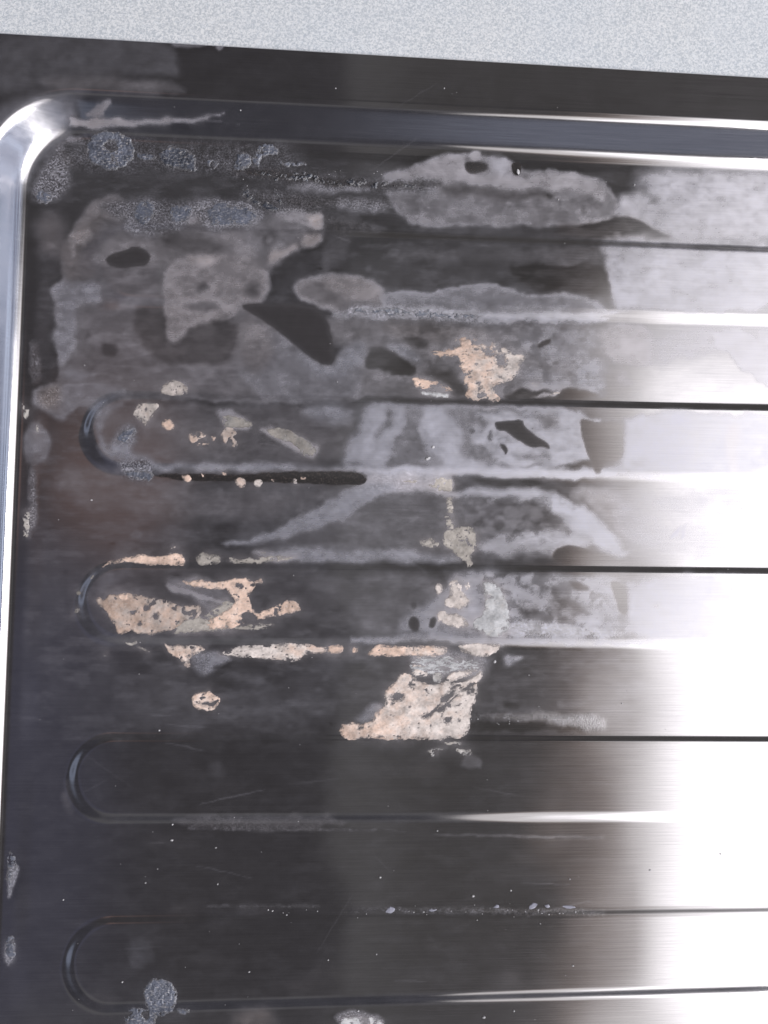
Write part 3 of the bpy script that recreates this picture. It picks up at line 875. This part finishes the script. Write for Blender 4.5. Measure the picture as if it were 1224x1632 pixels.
# ------------------------------------------------------------------ limescale crusts standing on the steel
def crust(name, polys, mat, thick=2.6, rough=5.0, breakup=.35, holes=(), tone=.5, toneg=0.0, step=1.1, label=None,
          val=.95, seed=0, stretch=1.0, bscale=16.0, spiky=.45, holesoft=2.0):
    P = [smoothpoly(p) for p in polys]
    allp = np.concatenate(P)
    for p in polys:
        if mat is M_CRYS:
            paint(p, .018, 0, 18, cr=.8, add=True)
        else:
            paint(p, .055, .5, 18, add=True)
            paint(p, .05, .5, 5, add=True)
    wx, wy = at(allp[:, 0], allp[:, 1], 2.0)
    mg = 14
    gx = np.arange(wx.min() - mg, wx.max() + mg, step); gy = np.arange(wy.min() - mg, wy.max() + mg, step)
    X, Y = np.meshgrid(gx, gy)
    Z = height(X, Y)
    px, py = proj(X, Y, Z)
    s = seed * 53.0
    ux = px + (fbm(px + s, py, 11, 0, 4, .6) - .5) * rough * 2.2
    uy = py + (fbm(px + s, py, 11, 4, 4, .6) - .5) * rough * 2.2
    sd = np.full(X.shape, -1e9)
    for p in P:
        sd = np.maximum(sd, poly_sd(p, ux, uy))
    for h in holes:
        sd = np.minimum(sd, -poly_sd(smoothpoly(h), ux, uy) - .2)
    nb = fbm(px + s, py * stretch, bscale, 2, 5, .62)
    nf = fbm(px + s, py * stretch, 3.2, 5, 3, .65)
    # break-up: bites where the noise is high, mostly near the outline
    bite = np.maximum((nb - (.80 - breakup * .42)) * 60, (fbm(px - s, py * stretch, 5, 3, 3) - (.86 - .32 * breakup)) * 40) + (fbm(px, py * stretch, 2.4, 1, 2) - .5) * 3.2
    sd = np.minimum(sd, -bite + np.clip(sd, 0, 12) * .3)
    prof = np.clip((sd + .3) / 3.0, -1, 1)
    prof = np.sign(prof) * np.abs(prof) ** .6
    thick = thick * (.5 if mat is M_CRYS else .40)
    h = thick * prof * (.55 + spiky * 1.6 * (nf - .25)) - .12
    h = np.where(prof < 0, -np.abs(h) - .1, h)
    cell = np.maximum.reduce([h[:-1, :-1], h[1:, :-1], h[:-1, 1:], h[1:, 1:]]) > 0
    if not cell.any():
        return None
    h = np.maximum(h, -2.0)
    tn = np.clip(tone + toneg * (px - px.mean()) / max(1.0, np.ptp(px)) + .5 * (nb - .5), 0, 1)
    o = mesh_grid(name, X, Y, Z + h, cell, mat, sink, dict(tone=tn, val=val * (.30 + 1.35 * fbm(px, py * stretch, 14, 3, 6, .72)), thin=np.clip(1.0 - sd / 2.4 + (fbm(px + s, py * stretch, 9, 6, 4) - .42) * 4, 0, 1)))
    if label:
        o['label'] = label
    return o


PE, GR, CR = M_PEACH, M_GREY, M_CRYS
LC = 'limescale_crust'
# P1 patch by the second dark line
crust(LC, [z6((330, 250), (390, 232), (470, 225), (525, 215), (540, 160), (570, 140), (605, 150), (610, 190), (660, 195), (720, 215), (745, 175), (790, 195), (850, 240), (870, 262), (900, 258), (950, 262), (930, 310), (890, 400), (850, 430), (770, 450), (740, 480), (790, 530), (780, 560), (730, 565), (690, 545), (600, 555), (560, 520), (560, 440), (540, 350), (520, 320), (525, 270), (440, 268), (390, 270))],
      PE, 1.5, 5, .40, holes=[z6((770, 262), (820, 262), (822, 325), (775, 332)), z6((690, 258), (760, 250), (755, 262), (700, 265)), z6((540, 470), (575, 430), (590, 470), (560, 520))],
      tone=.45, toneg=.9, val=.85, seed=1, stretch=1.6, label='pinkish crust patch with torn upper edge')
crust(LC, [z6((470, 180), (500, 160), (530, 160), (500, 190)), z6((670, 150), (680, 140), (690, 165), (670, 175)), z6((610, 150), (640, 165), (625, 175)), z6((790, 245), (850, 240), (855, 268), (800, 258))], PE, 1.5, 4, .5, tone=.6, seed=2)
crust(LC, [z6((230, 400), (300, 405), (380, 430), (450, 455), (485, 480), (480, 500), (400, 492), (320, 480), (240, 470))], PE, 1.0, 3, .35, tone=0, seed=3, stretch=2, label='orange wedge of crust')
crust(LC, [z6((260, 500), (340, 495), (430, 510), (470, 520), (460, 545), (400, 540), (300, 520))], GR, 1.0, 3, .3, tone=1, seed=4)
crust(LC, [z6((1080, 525), (1130, 500), (1195, 495), (1150, 520)), z6((985, 440), (1015, 432), (1022, 452), (990, 455))], PE, .8, 2, .3, tone=.8, seed=5)
# spots on and above rib 2
crust(LC, [z3((1022, 150), (1030, 105), (1060, 70), (1110, 58), (1160, 75), (1195, 110), (1198, 150), (1160, 162), (1080, 162), (1060, 155))], PE, 1.8, 2.5, .2, tone=.75, val=0.62, seed=6, spiky=.7, label='round speckled crust spot above the rib')
crust(LC, [z3((850, 260), (880, 220), (930, 205), (1015, 210), (1020, 240), (960, 320), (930, 365), (900, 330), (860, 300))], PE, 1.5, 4, .45, tone=.75, val=0.68, seed=7)
crust(LC, [z3((1030, 340), (1060, 312), (1090, 315), (1120, 350), (1110, 375), (1070, 385), (1045, 372))], PE, 2.4, 2.5, .12, tone=.2, val=0.85, seed=8)
crust(LC, [c3((600, 565), (630, 558), (665, 570), (670, 600), (640, 605), (605, 598)), c3((655, 575), (690, 572), (680, 590))], PE, 1.8, 3.5, .4, tone=.4, val=0.8, seed=9)
crust(LC, [c3((700, 550), (720, 540), (760, 560), (735, 575), (765, 595), (750, 608), (720, 600), (700, 575))], PE, 1.8, 3, .35, tone=.5, val=0.75, seed=10)
crust(LC, [c3((705, 512), (740, 503), (790, 520), (812, 540), (790, 552), (740, 550), (710, 545))], GR, .8, 4, .3, tone=.3, val=0.6, seed=11)
crust(LC, [c3((840, 550), (900, 545), (950, 565), (1000, 600), (1018, 625), (1000, 643), (960, 635), (940, 605), (900, 590), (860, 575))], GR, .6, 3, .25, tone=.4, val=0.6, seed=12)
# droplets in the slit under rib 2
for k, p in enumerate([z3((1150, 670), (1200, 660), (1224, 690), (1210, 715), (1180, 715)), c3((748, 715), (765, 703), (785, 712), (782, 735), (765, 740), (750, 730)),
                       c3((810, 718), (828, 710), (838, 722), (830, 738), (812, 735)), c3((705, 690), (718, 688), (722, 700), (710, 702)),
                       c3((640, 690), (652, 700), (645, 708)), c3((930, 712), (945, 710), (950, 725), (935, 726)), c3((955, 705), (975, 703), (978, 712), (958, 714)), c3((860, 712), (875, 710), (872, 722))]):
    crust(LC, [p], PE, 2.6 if k < 3 else 1.8, 2, .1, tone=.15 + .3 * (k % 3), seed=13 + k)
# strip along the top of rib 3
crust(LC, [z4((400, 182), (440, 145), (520, 118), (600, 108), (650, 95), (700, 98), (760, 112), (830, 98), (880, 88), (920, 95), (948, 125), (935, 160), (860, 166), (720, 162), (640, 150), (560, 145), (470, 150))], PE, 3.0, 2.5, .1, tone=.0, toneg=-.3, seed=22, label='long peach crust ridge along the rib shoulder')
crust(LC, [z4((1012, 150), (1015, 110), (1050, 80), (1090, 88), (1120, 100), (1165, 105), (1172, 150), (1130, 158), (1060, 162))], GR, 2.0, 2.5, .15, tone=.1, val=0.72, seed=23)
crust(LC, [c5((720, 160), (735, 143), (790, 150), (850, 140), (900, 138), (945, 148), (880, 158), (800, 168)), c5((820, 128), (850, 125), (840, 135))], GR, 1.1, 3.5, .42, tone=.2, val=0.75, seed=24, stretch=1.6)
crust(LC, [z4((845, 55), (885, 38), (880, 50), (850, 60)), z4((820, 90), (860, 78), (850, 90))], PE, 1.4, 1, .1, tone=.5, seed=25)
crust(LC, [z4((330, 245), (350, 222), (362, 235), (340, 255)), z4((245, 335), (262, 322), (285, 345), (268, 358), (248, 350)), z4((228, 468), (245, 432), (272, 440), (265, 465)), z4((415, 735), (440, 728), (445, 745), (422, 748)), z4((550, 655), (600, 658), (625, 640), (638, 655), (610, 680), (570, 672)), z4((620, 680), (650, 682), (715, 712), (710, 722), (650, 700))], GR, 1.6, 1.5, .15, tone=.3, val=0.8, seed=26)
# big crust at the rounded end of rib 3
crust(LC, [z4((372, 385), (395, 360), (430, 385), (450, 335), (500, 345), (590, 335), (600, 350), (680, 365), (790, 378), (850, 395), (900, 420), (940, 425), (990, 420), (1030, 410), (1045, 460), (1030, 500), (960, 520), (880, 560), (800, 590), (720, 608), (640, 600), (590, 570), (560, 605), (500, 600), (490, 540), (450, 480), (420, 440), (390, 420))],
      PE, 1.9, 3.5, .28, holes=[z4((670, 440), (700, 425), (705, 450), (680, 465)), z4((735, 490), (762, 460), (770, 490), (745, 508)), z4((890, 515), (905, 512), (902, 535), (888, 533)), z4((645, 530), (662, 528), (660, 545))],
      tone=.45, toneg=.25, val=.62, seed=27, label='broad speckled beige crust at the rounded rib end')
crust(LC, [z4((505, 350), (590, 338), (575, 395), (520, 395))], PE, 2.6, 2, .05, tone=.1, seed=28)
crust(LC, [z4((860, 590), (900, 545), (1000, 505), (1120, 500), (1224, 480), (1224, 580), (1100, 575), (960, 600), (880, 612))], GR, .6, 4, .3, tone=.1, val=0.75, seed=29, stretch=1.4)
crust(LC, [c5((575, 225), (620, 215), (680, 225), (740, 215), (770, 210), (795, 215), (815, 225), (835, 210), (845, 225), (800, 240), (795, 270), (800, 300), (820, 322), (850, 310), (900, 290), (935, 278), (952, 290), (950, 302), (965, 312), (930, 322), (880, 332), (820, 345), (780, 352), (740, 372), (690, 375), (660, 370), (640, 350), (690, 335), (700, 320), (740, 300), (755, 280), (730, 265), (720, 240), (700, 248), (640, 240), (600, 232))],
      PE, 2.1, 4, .36, holes=[c5((765, 325), (800, 322), (822, 335), (815, 355), (780, 352))], tone=.25, seed=30, stretch=1.2, label='ragged peach crust arm beside the big crust')
crust(LC, [c5((700, 372), (820, 352), (880, 355), (870, 372), (780, 378))], GR, .7, 3, .45, tone=.1, val=0.75, seed=31, stretch=3)
crust(LC, [c5((560, 345), (640, 335), (690, 300), (720, 275), (750, 290), (760, 350), (720, 380), (620, 385), (560, 380))], GR, .8, 5, .35, tone=.1, val=.8, seed=73, stretch=1.5)
crust(LC, [z5((445, 262), (700, 262), (900, 300), (912, 360), (760, 360), (700, 380), (480, 390), (445, 330))], GR, .9, 5, .66, tone=.9, val=.9, seed=74, stretch=3.0, bscale=12)
# lower shoulder of rib 3
crust(LC, [z4((805, 655), (830, 670), (870, 680), (900, 668), (960, 672), (1060, 672), (1075, 690), (1030, 720), (980, 735), (965, 770), (975, 805), (955, 820), (930, 800), (905, 760), (850, 725), (820, 700))], PE, 2.2, 3.5, .25, holes=[z4((975, 680), (1000, 680), (998, 700), (978, 698))], tone=.45, seed=32, label='funnel-shaped peach crust below the rib')
crust(LC, [c5((690, 455), (740, 430), (820, 425), (880, 420), (960, 418), (1040, 430), (1040, 450), (970, 455), (950, 475), (900, 472), (800, 465))], PE, 1.8, 3.5, .35, tone=.7, toneg=-.7, seed=33, stretch=1.6)
crust(LC, [c5((1045, 425), (1095, 428), (1090, 450), (1045, 452)), c5((1120, 430), (1135, 432), (1134, 450), (1122, 448))], PE, 1.8, 2, .3, tone=.2, seed=34)
crust(LC, [z5((190, 240), (240, 190), (300, 190), (400, 200), (560, 195), (690, 198), (690, 240), (660, 260), (480, 262), (340, 265), (190, 262))], PE, 2.2, 2.2, .22, tone=.3, toneg=.5, seed=35, stretch=1.3, label='straight pale crust strip along the rib foot')
crust(LC, [z5((-60, 195), (0, 190), (30, 200), (20, 245), (-60, 245)), z5((85, 200), (118, 205), (120, 240), (90, 235))], PE, 2.0, 2, .25, tone=.3, seed=36)
crust(LC, [z5((755, 190), (850, 182), (1030, 185), (1030, 215), (1000, 240), (930, 268), (860, 262), (790, 235))], PE, 2.2, 2.5, .15, tone=.8, seed=37, stretch=1.2, label='pale boat-shaped crust on the rib foot')
# spot below
crust(LC, [z4((985, 1000), (1010, 970), (1060, 965), (1095, 955), (1115, 985), (1165, 1015), (1155, 1050), (1120, 1090), (1060, 1092), (1010, 1080), (985, 1040))], PE, 1.9, 3, .22, holes=[z4((1040, 1048), (1090, 1042), (1160, 1020), (1120, 1056), (1060, 1058))], tone=.35, seed=38, stretch=1.8, label='small scuffed crust spot on its own')
# the big four-sided patch
crust(LC, [z5((5, 745), (20, 700), (60, 685), (150, 690), (210, 680), (215, 650), (270, 590), (300, 550), (285, 490), (320, 450), (370, 420), (375, 390), (410, 372), (470, 390), (500, 425), (600, 440), (680, 430), (700, 375), (760, 350), (830, 350), (910, 355), (912, 400), (885, 450), (880, 540), (850, 580), (835, 680), (825, 740), (800, 775), (700, 790), (640, 805), (540, 795), (430, 790), (330, 798), (210, 780), (120, 790), (40, 800))],
      PE, 2.3, 4, .25,
      holes=[z5((330, 515), (375, 498), (418, 510), (400, 530), (350, 540)), z5((640, 550), (700, 500), (740, 480), (735, 510), (680, 560)), z5((600, 620), (700, 560), (765, 505), (760, 520), (640, 620)), z5((780, 470), (860, 430), (870, 450), (800, 480)), z5((700, 440), (790, 400), (900, 350), (890, 370), (780, 430)), z5((810, 480), (830, 490), (820, 510)),
             z5((680, 660), (712, 655), (712, 685), (690, 685)), z5((520, 660), (600, 600), (660, 560), (590, 640)), z5((762, 668), (775, 668), (770, 682)), z5((130, 712), (145, 712), (142, 730), (130, 728)), z5((572, 705), (588, 705), (584, 720)), z5((720, 462), (760, 440), (770, 450), (730, 475))],
      tone=.60, toneg=.55, seed=39, stretch=1.25, label='largest crust patch, four-sided and cream, with diagonal scratches')
crust(LC, [z5((210, 782), (250, 770), (330, 780), (430, 782), (410, 794), (330, 799), (240, 790)), z5((620, 790), (655, 790), (650, 808))], PE, 2.0, 2, .2, tone=0, seed=40)
crust(LC, [z5((445, 318), (550, 312), (560, 335), (460, 340)), z5((470, 345), (560, 345), (575, 375), (560, 400), (500, 400), (455, 378)), z5((560, 262), (640, 265), (600, 280)), z5((480, 265), (530, 265), (520, 285))], PE, 1.2, 3, .5, tone=.75, seed=41, stretch=2.6, bscale=10)
crust(LC, [z5((598, 370), (640, 360), (662, 375), (660, 430), (610, 430), (600, 400))], GR, 1.4, 3, .25, tone=.5, seed=42)
crust(LC, [z5((550, 865), (640, 850), (690, 850), (640, 880), (600, 920), (580, 880)), z5((740, 850), (780, 848), (840, 860), (850, 885), (800, 898), (760, 875)), z5((660, 808), (770, 800), (790, 820), (700, 830))], GR, 1.1, 5, .45, tone=.5, seed=43, bscale=9)
# grey-white pieces at mid right of rib 3
crust(LC, [c6((310, 222), (345, 220), (372, 245), (392, 285), (402, 335), (398, 375), (370, 398), (330, 396), (305, 380), (280, 372), (285, 345), (310, 330), (322, 300), (320, 260))], GR, 1.3, 2, .10, holes=[c6((328, 262), (345, 268), (330, 275))], tone=.75, seed=44, label='smooth grey-white half-round crust')
crust(LC, [c6((160, 235), (185, 225), (190, 250), (170, 265)), c6((200, 225), (235, 210), (270, 225), (275, 245), (255, 260), (275, 285), (240, 320), (225, 300), (210, 310), (190, 300), (200, 270), (215, 255)), c6((170, 318), (200, 315), (270, 340), (275, 365), (240, 375), (200, 360), (170, 350))], PE, 1.3, 4, .35, tone=.85, seed=45)
# pieces between rib 2 and rib 3
crust(LC, [c6((190, 90), (200, 60), (230, 50), (260, 42), (290, 55), (298, 90), (290, 120), (275, 145), (290, 165), (270, 178), (255, 160), (240, 150), (215, 125), (200, 110)), c6((108, 90), (140, 85), (175, 92), (180, 108), (160, 115), (115, 105))], GR, 1.1, 5, .42, tone=.15, val=0.85, seed=46, label='broken grey crust between two ribs')
crust(LC, [c4((195, 765), (222, 765), (222, 900), (205, 920), (198, 860))], GR, 1.0, 3, .45, tone=.1, seed=47, stretch=2.2)
crust(LC, [z6((350, 1050), (440, 1040), (490, 1055), (490, 1120), (450, 1140), (380, 1120), (320, 1110)), z6((150, 1060), (270, 1055), (260, 1080), (170, 1080))], GR, .6, 5, .4, tone=.2, seed=48)

# dark blue-grey crystal clusters
CC = 'crystal_crust'
crust(CC, [z1((545, 540), (560, 480), (600, 440), (680, 435), (760, 445), (820, 465), (855, 520), (860, 580), (820, 640), (760, 680), (680, 690), (600, 640), (560, 620))], CR, 3.2, 5, .25, holes=[z1((670, 510), (715, 500), (745, 550), (690, 560))], tone=.6, seed=50, spiky=1.0, label='largest ring of blue-grey crystals under the slope')
crust(CC, [z1((860, 585), (900, 572), (960, 580), (1000, 600), (980, 625), (900, 612))], CR, 3.4, 4, .4, tone=.6, seed=51, spiky=1.1)
crust(CC, [c1((505, 495), (530, 468), (575, 465), (612, 485), (632, 515), (622, 555), (590, 545), (555, 535), (520, 530))], CR, 3.0, 5, .4, tone=.5, seed=52, spiky=1.1)
crust(CC, [c1((658, 515), (680, 510), (700, 518), (690, 538), (668, 540))], CR, 2.2, 3, .2, tone=1, seed=53, spiky=.8)
crust(CC, [z2((270, 230), (290, 165), (350, 160), (385, 200), (370, 260), (300, 295), (275, 280)), z2((400, 260), (380, 200), (430, 130), (480, 110), (550, 140), (560, 190), (500, 200), (440, 215), (430, 265)), z2((560, 230), (640, 240), (740, 235), (740, 255), (640, 265), (570, 260))], CR, 3.0, 6, .40, tone=1, seed=54, spiky=1.1, label='pale blue crystal cluster right of the corner')
crust(CC, [z2((380, 300), (480, 300), (600, 310), (700, 290), (790, 300), (850, 340), (1000, 340), (1150, 350), (1300, 370), (1500, 380), (1500, 400), (1200, 395), (900, 370), (760, 360), (600, 335), (400, 320))], CR, 3.6, 8, .62, tone=.35, seed=55, spiky=1.4, bscale=9, label='scattered line of dark crystals')
crust(CC, [z2((300, 420), (350, 400), (370, 430), (420, 480), (500, 490), (560, 540), (500, 545), (420, 510), (320, 480)), z2((540, 400), (580, 470), (560, 520), (530, 470))], CR, 2.2, 6, .55, tone=.3, seed=56, spiky=1.2, bscale=9)
crust(CC, [z1((855, 930), (900, 880), (950, 870), (985, 920), (970, 1000), (900, 1040), (850, 1000)), z1((1060, 960), (1100, 910), (1180, 900), (1224, 920), (1200, 1000), (1120, 1020))], CR, 1.4, 5, .35, tone=1, seed=57, spiky=.9)
crust(CC, [z2((80, 560), (120, 500), (200, 490), (300, 500), (380, 530), (440, 580), (360, 640), (260, 640), (140, 640))], CR, 1.2, 7, .45, tone=1, seed=58, spiky=.9)
crust(CC, [z1((220, 830), (250, 800), (300, 820), (350, 850), (320, 890), (240, 900))], CR, 2.0, 5, .5, tone=.8, seed=59, spiky=1.1)
crust(CC, [z3((800, 650), (850, 640), (960, 640), (980, 670), (940, 712), (880, 705), (830, 685)), z3((760, 400), (830, 360), (870, 370), (840, 440), (790, 470), (740, 450))], CR, 1.6, 4, .4, tone=1, seed=60, spiky=.9)
crust(CC, [c7((457, 715), (465, 685), (500, 668), (540, 675), (565, 710), (560, 760), (545, 785), (510, 790), (480, 785), (462, 750))], CR, 2.8, 4, .22, tone=1, seed=61, spiky=.9, label='crystal blob at the bottom of the lowest visible rib')
crust(CC, [c7((395, 815), (400, 775), (440, 762), (480, 770), (500, 800), (470, 860), (400, 870)), c7((560, 765), (605, 765), (600, 785), (565, 785))], CR, 2.2, 5, .42, tone=1, seed=62, spiky=1)
crust(CC, [c7((1080, 815), (1100, 795), (1150, 795), (1200, 800), (1230, 815), (1230, 860), (1080, 860))], GR, 1.0, 5, .45, tone=.8, seed=63)
crust(CC, [c7((25, 260), (40, 270), (60, 310), (40, 350), (30, 400), (22, 340)), c7((20, 540), (45, 530), (50, 600), (25, 615))], CR, 2.0, 5, .3, tone=1, seed=64)
crust(CC, [z3((140, 200), (190, 250), (180, 300), (150, 320), (140, 260)), z3((230, 340), (255, 340), (250, 430), (235, 420)), z3((150, 890), (195, 900), (190, 1060), (140, 1060))], GR, 1.2, 4, .5, tone=.4, seed=65, bscale=7)
0 and crust(CC, [c6((270, 645), (400, 640), (540, 645), (700, 665), (700, 700), (540, 690), (420, 668), (280, 660))], GR, .9, 6, .66, tone=.8, seed=66, bscale=6)
0 and crust(CC, [c6((408, 378), (440, 350), (500, 355), (560, 360), (640, 372), (740, 380), (740, 395), (600, 392), (420, 392))], GR, .8, 5, .60, tone=.9, seed=67, bscale=7)
crust(CC, [c4((-100, 165), (100, 170), (300, 185), (300, 200), (100, 195), (-100, 185))], CR, 1.3, 5, .55, tone=1, seed=68, bscale=6)

film = np.clip(film, 0, .85)
AT = dict(film=film, warm=warm, crystal=crys, grime=grime)
mesh_grid('tray_floor', GX, GY, GZ, keep & (owner == 0), M_STEEL, sink, AT, N_)
mesh_grid('tray_side', GX, GY, GZ, keep & (owner == 1), M_STEEL, sink, AT, N_)
mesh_grid('flange', GX, GY, GZ, keep & (owner == 2), M_STEEL, sink, AT, N_)
for i in range(6):
    mesh_grid('drain_rib', GX, GY, GZ, keep & (owner == 10 + i), M_STEEL, sink, AT, N_)


# ------------------------------------------------------------------ loose bits lying on the board
def rock(px, py, rx, ry, rz, seed, ang=0):
    x, y = at(px, py, 3.0)
    x = float(x); y = float(y); z = float(height(np.array([x]), np.array([y]))[0])
    rr = random.Random(seed)
    import bmesh
    bm = bmesh.new()
    bmesh.ops.create_icosphere(bm, subdivisions=2, radius=1.0)
    dirs = [Vector((rr.uniform(-1, 1), rr.uniform(-1, 1), rr.uniform(-1, 1))).normalized() for _ in range(7)]
    for v in bm.verts:
        n = v.co.normalized()
        k = min([1.0] + [(.72 + .2 * rr.random() * 0) / max(.01, n.dot(d)) for d in dirs if n.dot(d) > .3])
        c = n * k
        xx, yy = c.x * rx, c.y * ry
        v.co = ((xx * math.cos(ang) - yy * math.sin(ang)) * S, (xx * math.sin(ang) + yy * math.cos(ang)) * S, ((c.z * rz + rz * .62) * .5) * S)
    return bm, (x * S, y * S, z * S)


def shard(px, py, rx, ry, rz, seed, ang=0):
    import bmesh
    x, y = at(px, py, 3.0)
    x = float(x); y = float(y); z = float(height(np.array([x]), np.array([y]))[0])
    r_ = random.Random(seed * 7)
    n = 9
    pts = []
    for k in range(n):
        a = 2 * math.pi * (k + r_.uniform(-.3, .3)) / n
        q = r_.uniform(.62, 1.1)
        xx, yy = rx * q * math.cos(a), ry * q * math.sin(a)
        pts.append((xx * math.cos(ang) - yy * math.sin(ang), xx * math.sin(ang) + yy * math.cos(ang)))
    bm = bmesh.new()
    lo = [bm.verts.new((a * S, b * S, .15 * S)) for a, b in pts]
    hi = [bm.verts.new((a * .86 * S, b * .80 * S, (.7 + .35 * r_.random() + .05 * a) * S)) for a, b in pts]
    c = bm.verts.new((0, 0, 1.2 * S))
    for k in range(n):
        bm.faces.new((lo[k], lo[(k + 1) % n], hi[(k + 1) % n], hi[k]))
        bm.faces.new((hi[k], hi[(k + 1) % n], c))
    bm.faces.new(lo[::-1])
    return bm, (x * S, y * S, z * S)


flakes = [
    (850, 1446, 9, 5, 1.8, .5, 'largest loose lilac flake lying in the groove below the fourth rib', 'flake'),
    (873, 1445, 5, 3, 1.5, .1, 'small grey flake just right of the large lilac flake', 'flake'),
    (908, 1447, 11, 2.6, 1.5, -.1, 'long thin pale flake furthest right in the groove row', 'flake'),
    (792, 1446, 6, 3, 1.6, .2, 'stubby pale flake left of the large lilac flake in the groove', 'flake'),
    (690, 1452, 7, 2.2, 1.4, 0.05, 'thin pale flake in the groove between the leftmost grey-lilac flake and the stubby one', 'flake'),
    (622, 1452, 9, 5, 1.4, .15, 'grey-lilac flake, leftmost of the row in the groove below the fourth rib', 'flake'),
    (682, 731, 4.6, 2.6, 2.2, .35, 'shiny white crumb on the milky dark trapezoid of the second rib', 'crumb'),
    (690, 713, 2.6, 2.6, 2.0, 0, 'tiny round white bead just above the shiny crumb on the second rib', 'crumb'),
    (789, 1055, 2.5, 2.5, 2.0, 0, 'white grain right of the boat-shaped crust on the third rib foot', 'crumb'),
    (826, 273, 3.0, 5.0, 3.0, .2, 'bright bead in the dark speck under the top slope', 'crumb'),
]
flake_objs = []
for i, (px, py, rx, ry, rz, ang, lab, kind) in enumerate(flakes):
    if lab is None:
        continue
    bm, loc = (shard if kind == 'flake' else rock)(px, py, rx, ry, rz, i + 3, ang)
    nm = 'loose_' + kind
    me = bpy.data.meshes.new(nm); bm.to_mesh(me); bm.free()
    me.materials.append(M_FLAKE if kind == 'flake' else M_DUST)
    o = bpy.data.objects.new(nm, me); COL.objects.link(o); o.location = loc
    o['label'] = lab; o['category'] = kind; o['group'] = 'loose %ss on the draining board' % kind

# fine dust: far too many grains to count
import bmesh
rr = random.Random(5)
bmD = bmesh.new()
spec = [(553, 80, 1.6), (535, 141, 1.6), (943, 108, 2.0), (967, 107, 1.6), (1011, 295, 2.2), (890, 318, 1.6), (955, 311, 1.6), (386, 189, 2), (708, 141, 1.6),
        (274, 1339, 2.2), (344, 1351, 1.6), (347, 1409, 2.0), (232, 1407, 1.6), (101, 1434, 1.6), (754, 1428, 2.4), (814, 1419, 2.2), (771, 1621, 2.8), (819, 1611, 2.4),
        (908, 1401, 1.8), (913, 1539, 1.8), (861, 1472, 1.6), (697, 1324, 2.2), (606, 1398, 2.4), (600, 1521, 1.8), (397, 1549, 1.8), (254, 1164, 2.4), (148, 1239, 0),
        (843, 1076, 1.6), (991, 1121, 1.8), (1036, 1387, 2.0), (1148, 1361, 1.6), (146, 797, 1.8), (523, 1530, 1.6), (195, 1565, 1.6), (571, 1611, 1.8), (275, 1314, 2.0)]
for _ in range(90):
    spec.append((rr.uniform(60, 1210), rr.uniform(130, 1630), rr.uniform(.45, .95)))
for _ in range(36):
    spec.append((rr.uniform(420, 980), rr.gauss(1454, 5), rr.uniform(.6, 1.6)))
for _ in range(20):
    spec.append((rr.uniform(380, 640), rr.gauss(285, 8), rr.uniform(.5, 1.2)))
for _ in range(24):
    spec.append((rr.uniform(680, 960), rr.gauss(1147, 6), rr.uniform(.7, 1.4)))
px_ = np.array([s[0] for s in spec]); py_ = np.array([s[1] for s in spec])
wx_, wy_ = at(px_, py_, 0.0)
wz_ = height(wx_, wy_)
for _ in range(2):
    d_ = np.stack([(px_ - 612) / F, -(py_ - 816) / F, -np.ones_like(px_)], -1) @ RM.T
    t_ = (wz_ - F) / d_[:, 2]
    wx_, wy_ = t_ * d_[:, 0], t_ * d_[:, 1]
    wz_ = height(wx_, wy_)
for (a, b_, r), x, y, z in zip(spec, wx_, wy_, wz_):
    if r <= 0:
        continue
    r = r * .78
    g = bmesh.ops.create_icosphere(bmD, subdivisions=1, radius=r * S)
    sx, sy = rr.uniform(.7, 1.5), rr.uniform(.6, 1.0)
    for v in g['verts']:
        v.co = Vector((v.co.x * sx + x * S, v.co.y * sy + y * S, v.co.z * .7 + (z + r * .5) * S))
me = bpy.data.meshes.new('dust'); bmD.to_mesh(me); bmD.free()
me.materials.append(M_DUST)
du = bpy.data.objects.new('dust', me); COL.objects.link(du)
du['kind'] = 'stuff'
du['label'] = 'fine white dust specks strewn over the steel draining board'
du['category'] = 'dust'
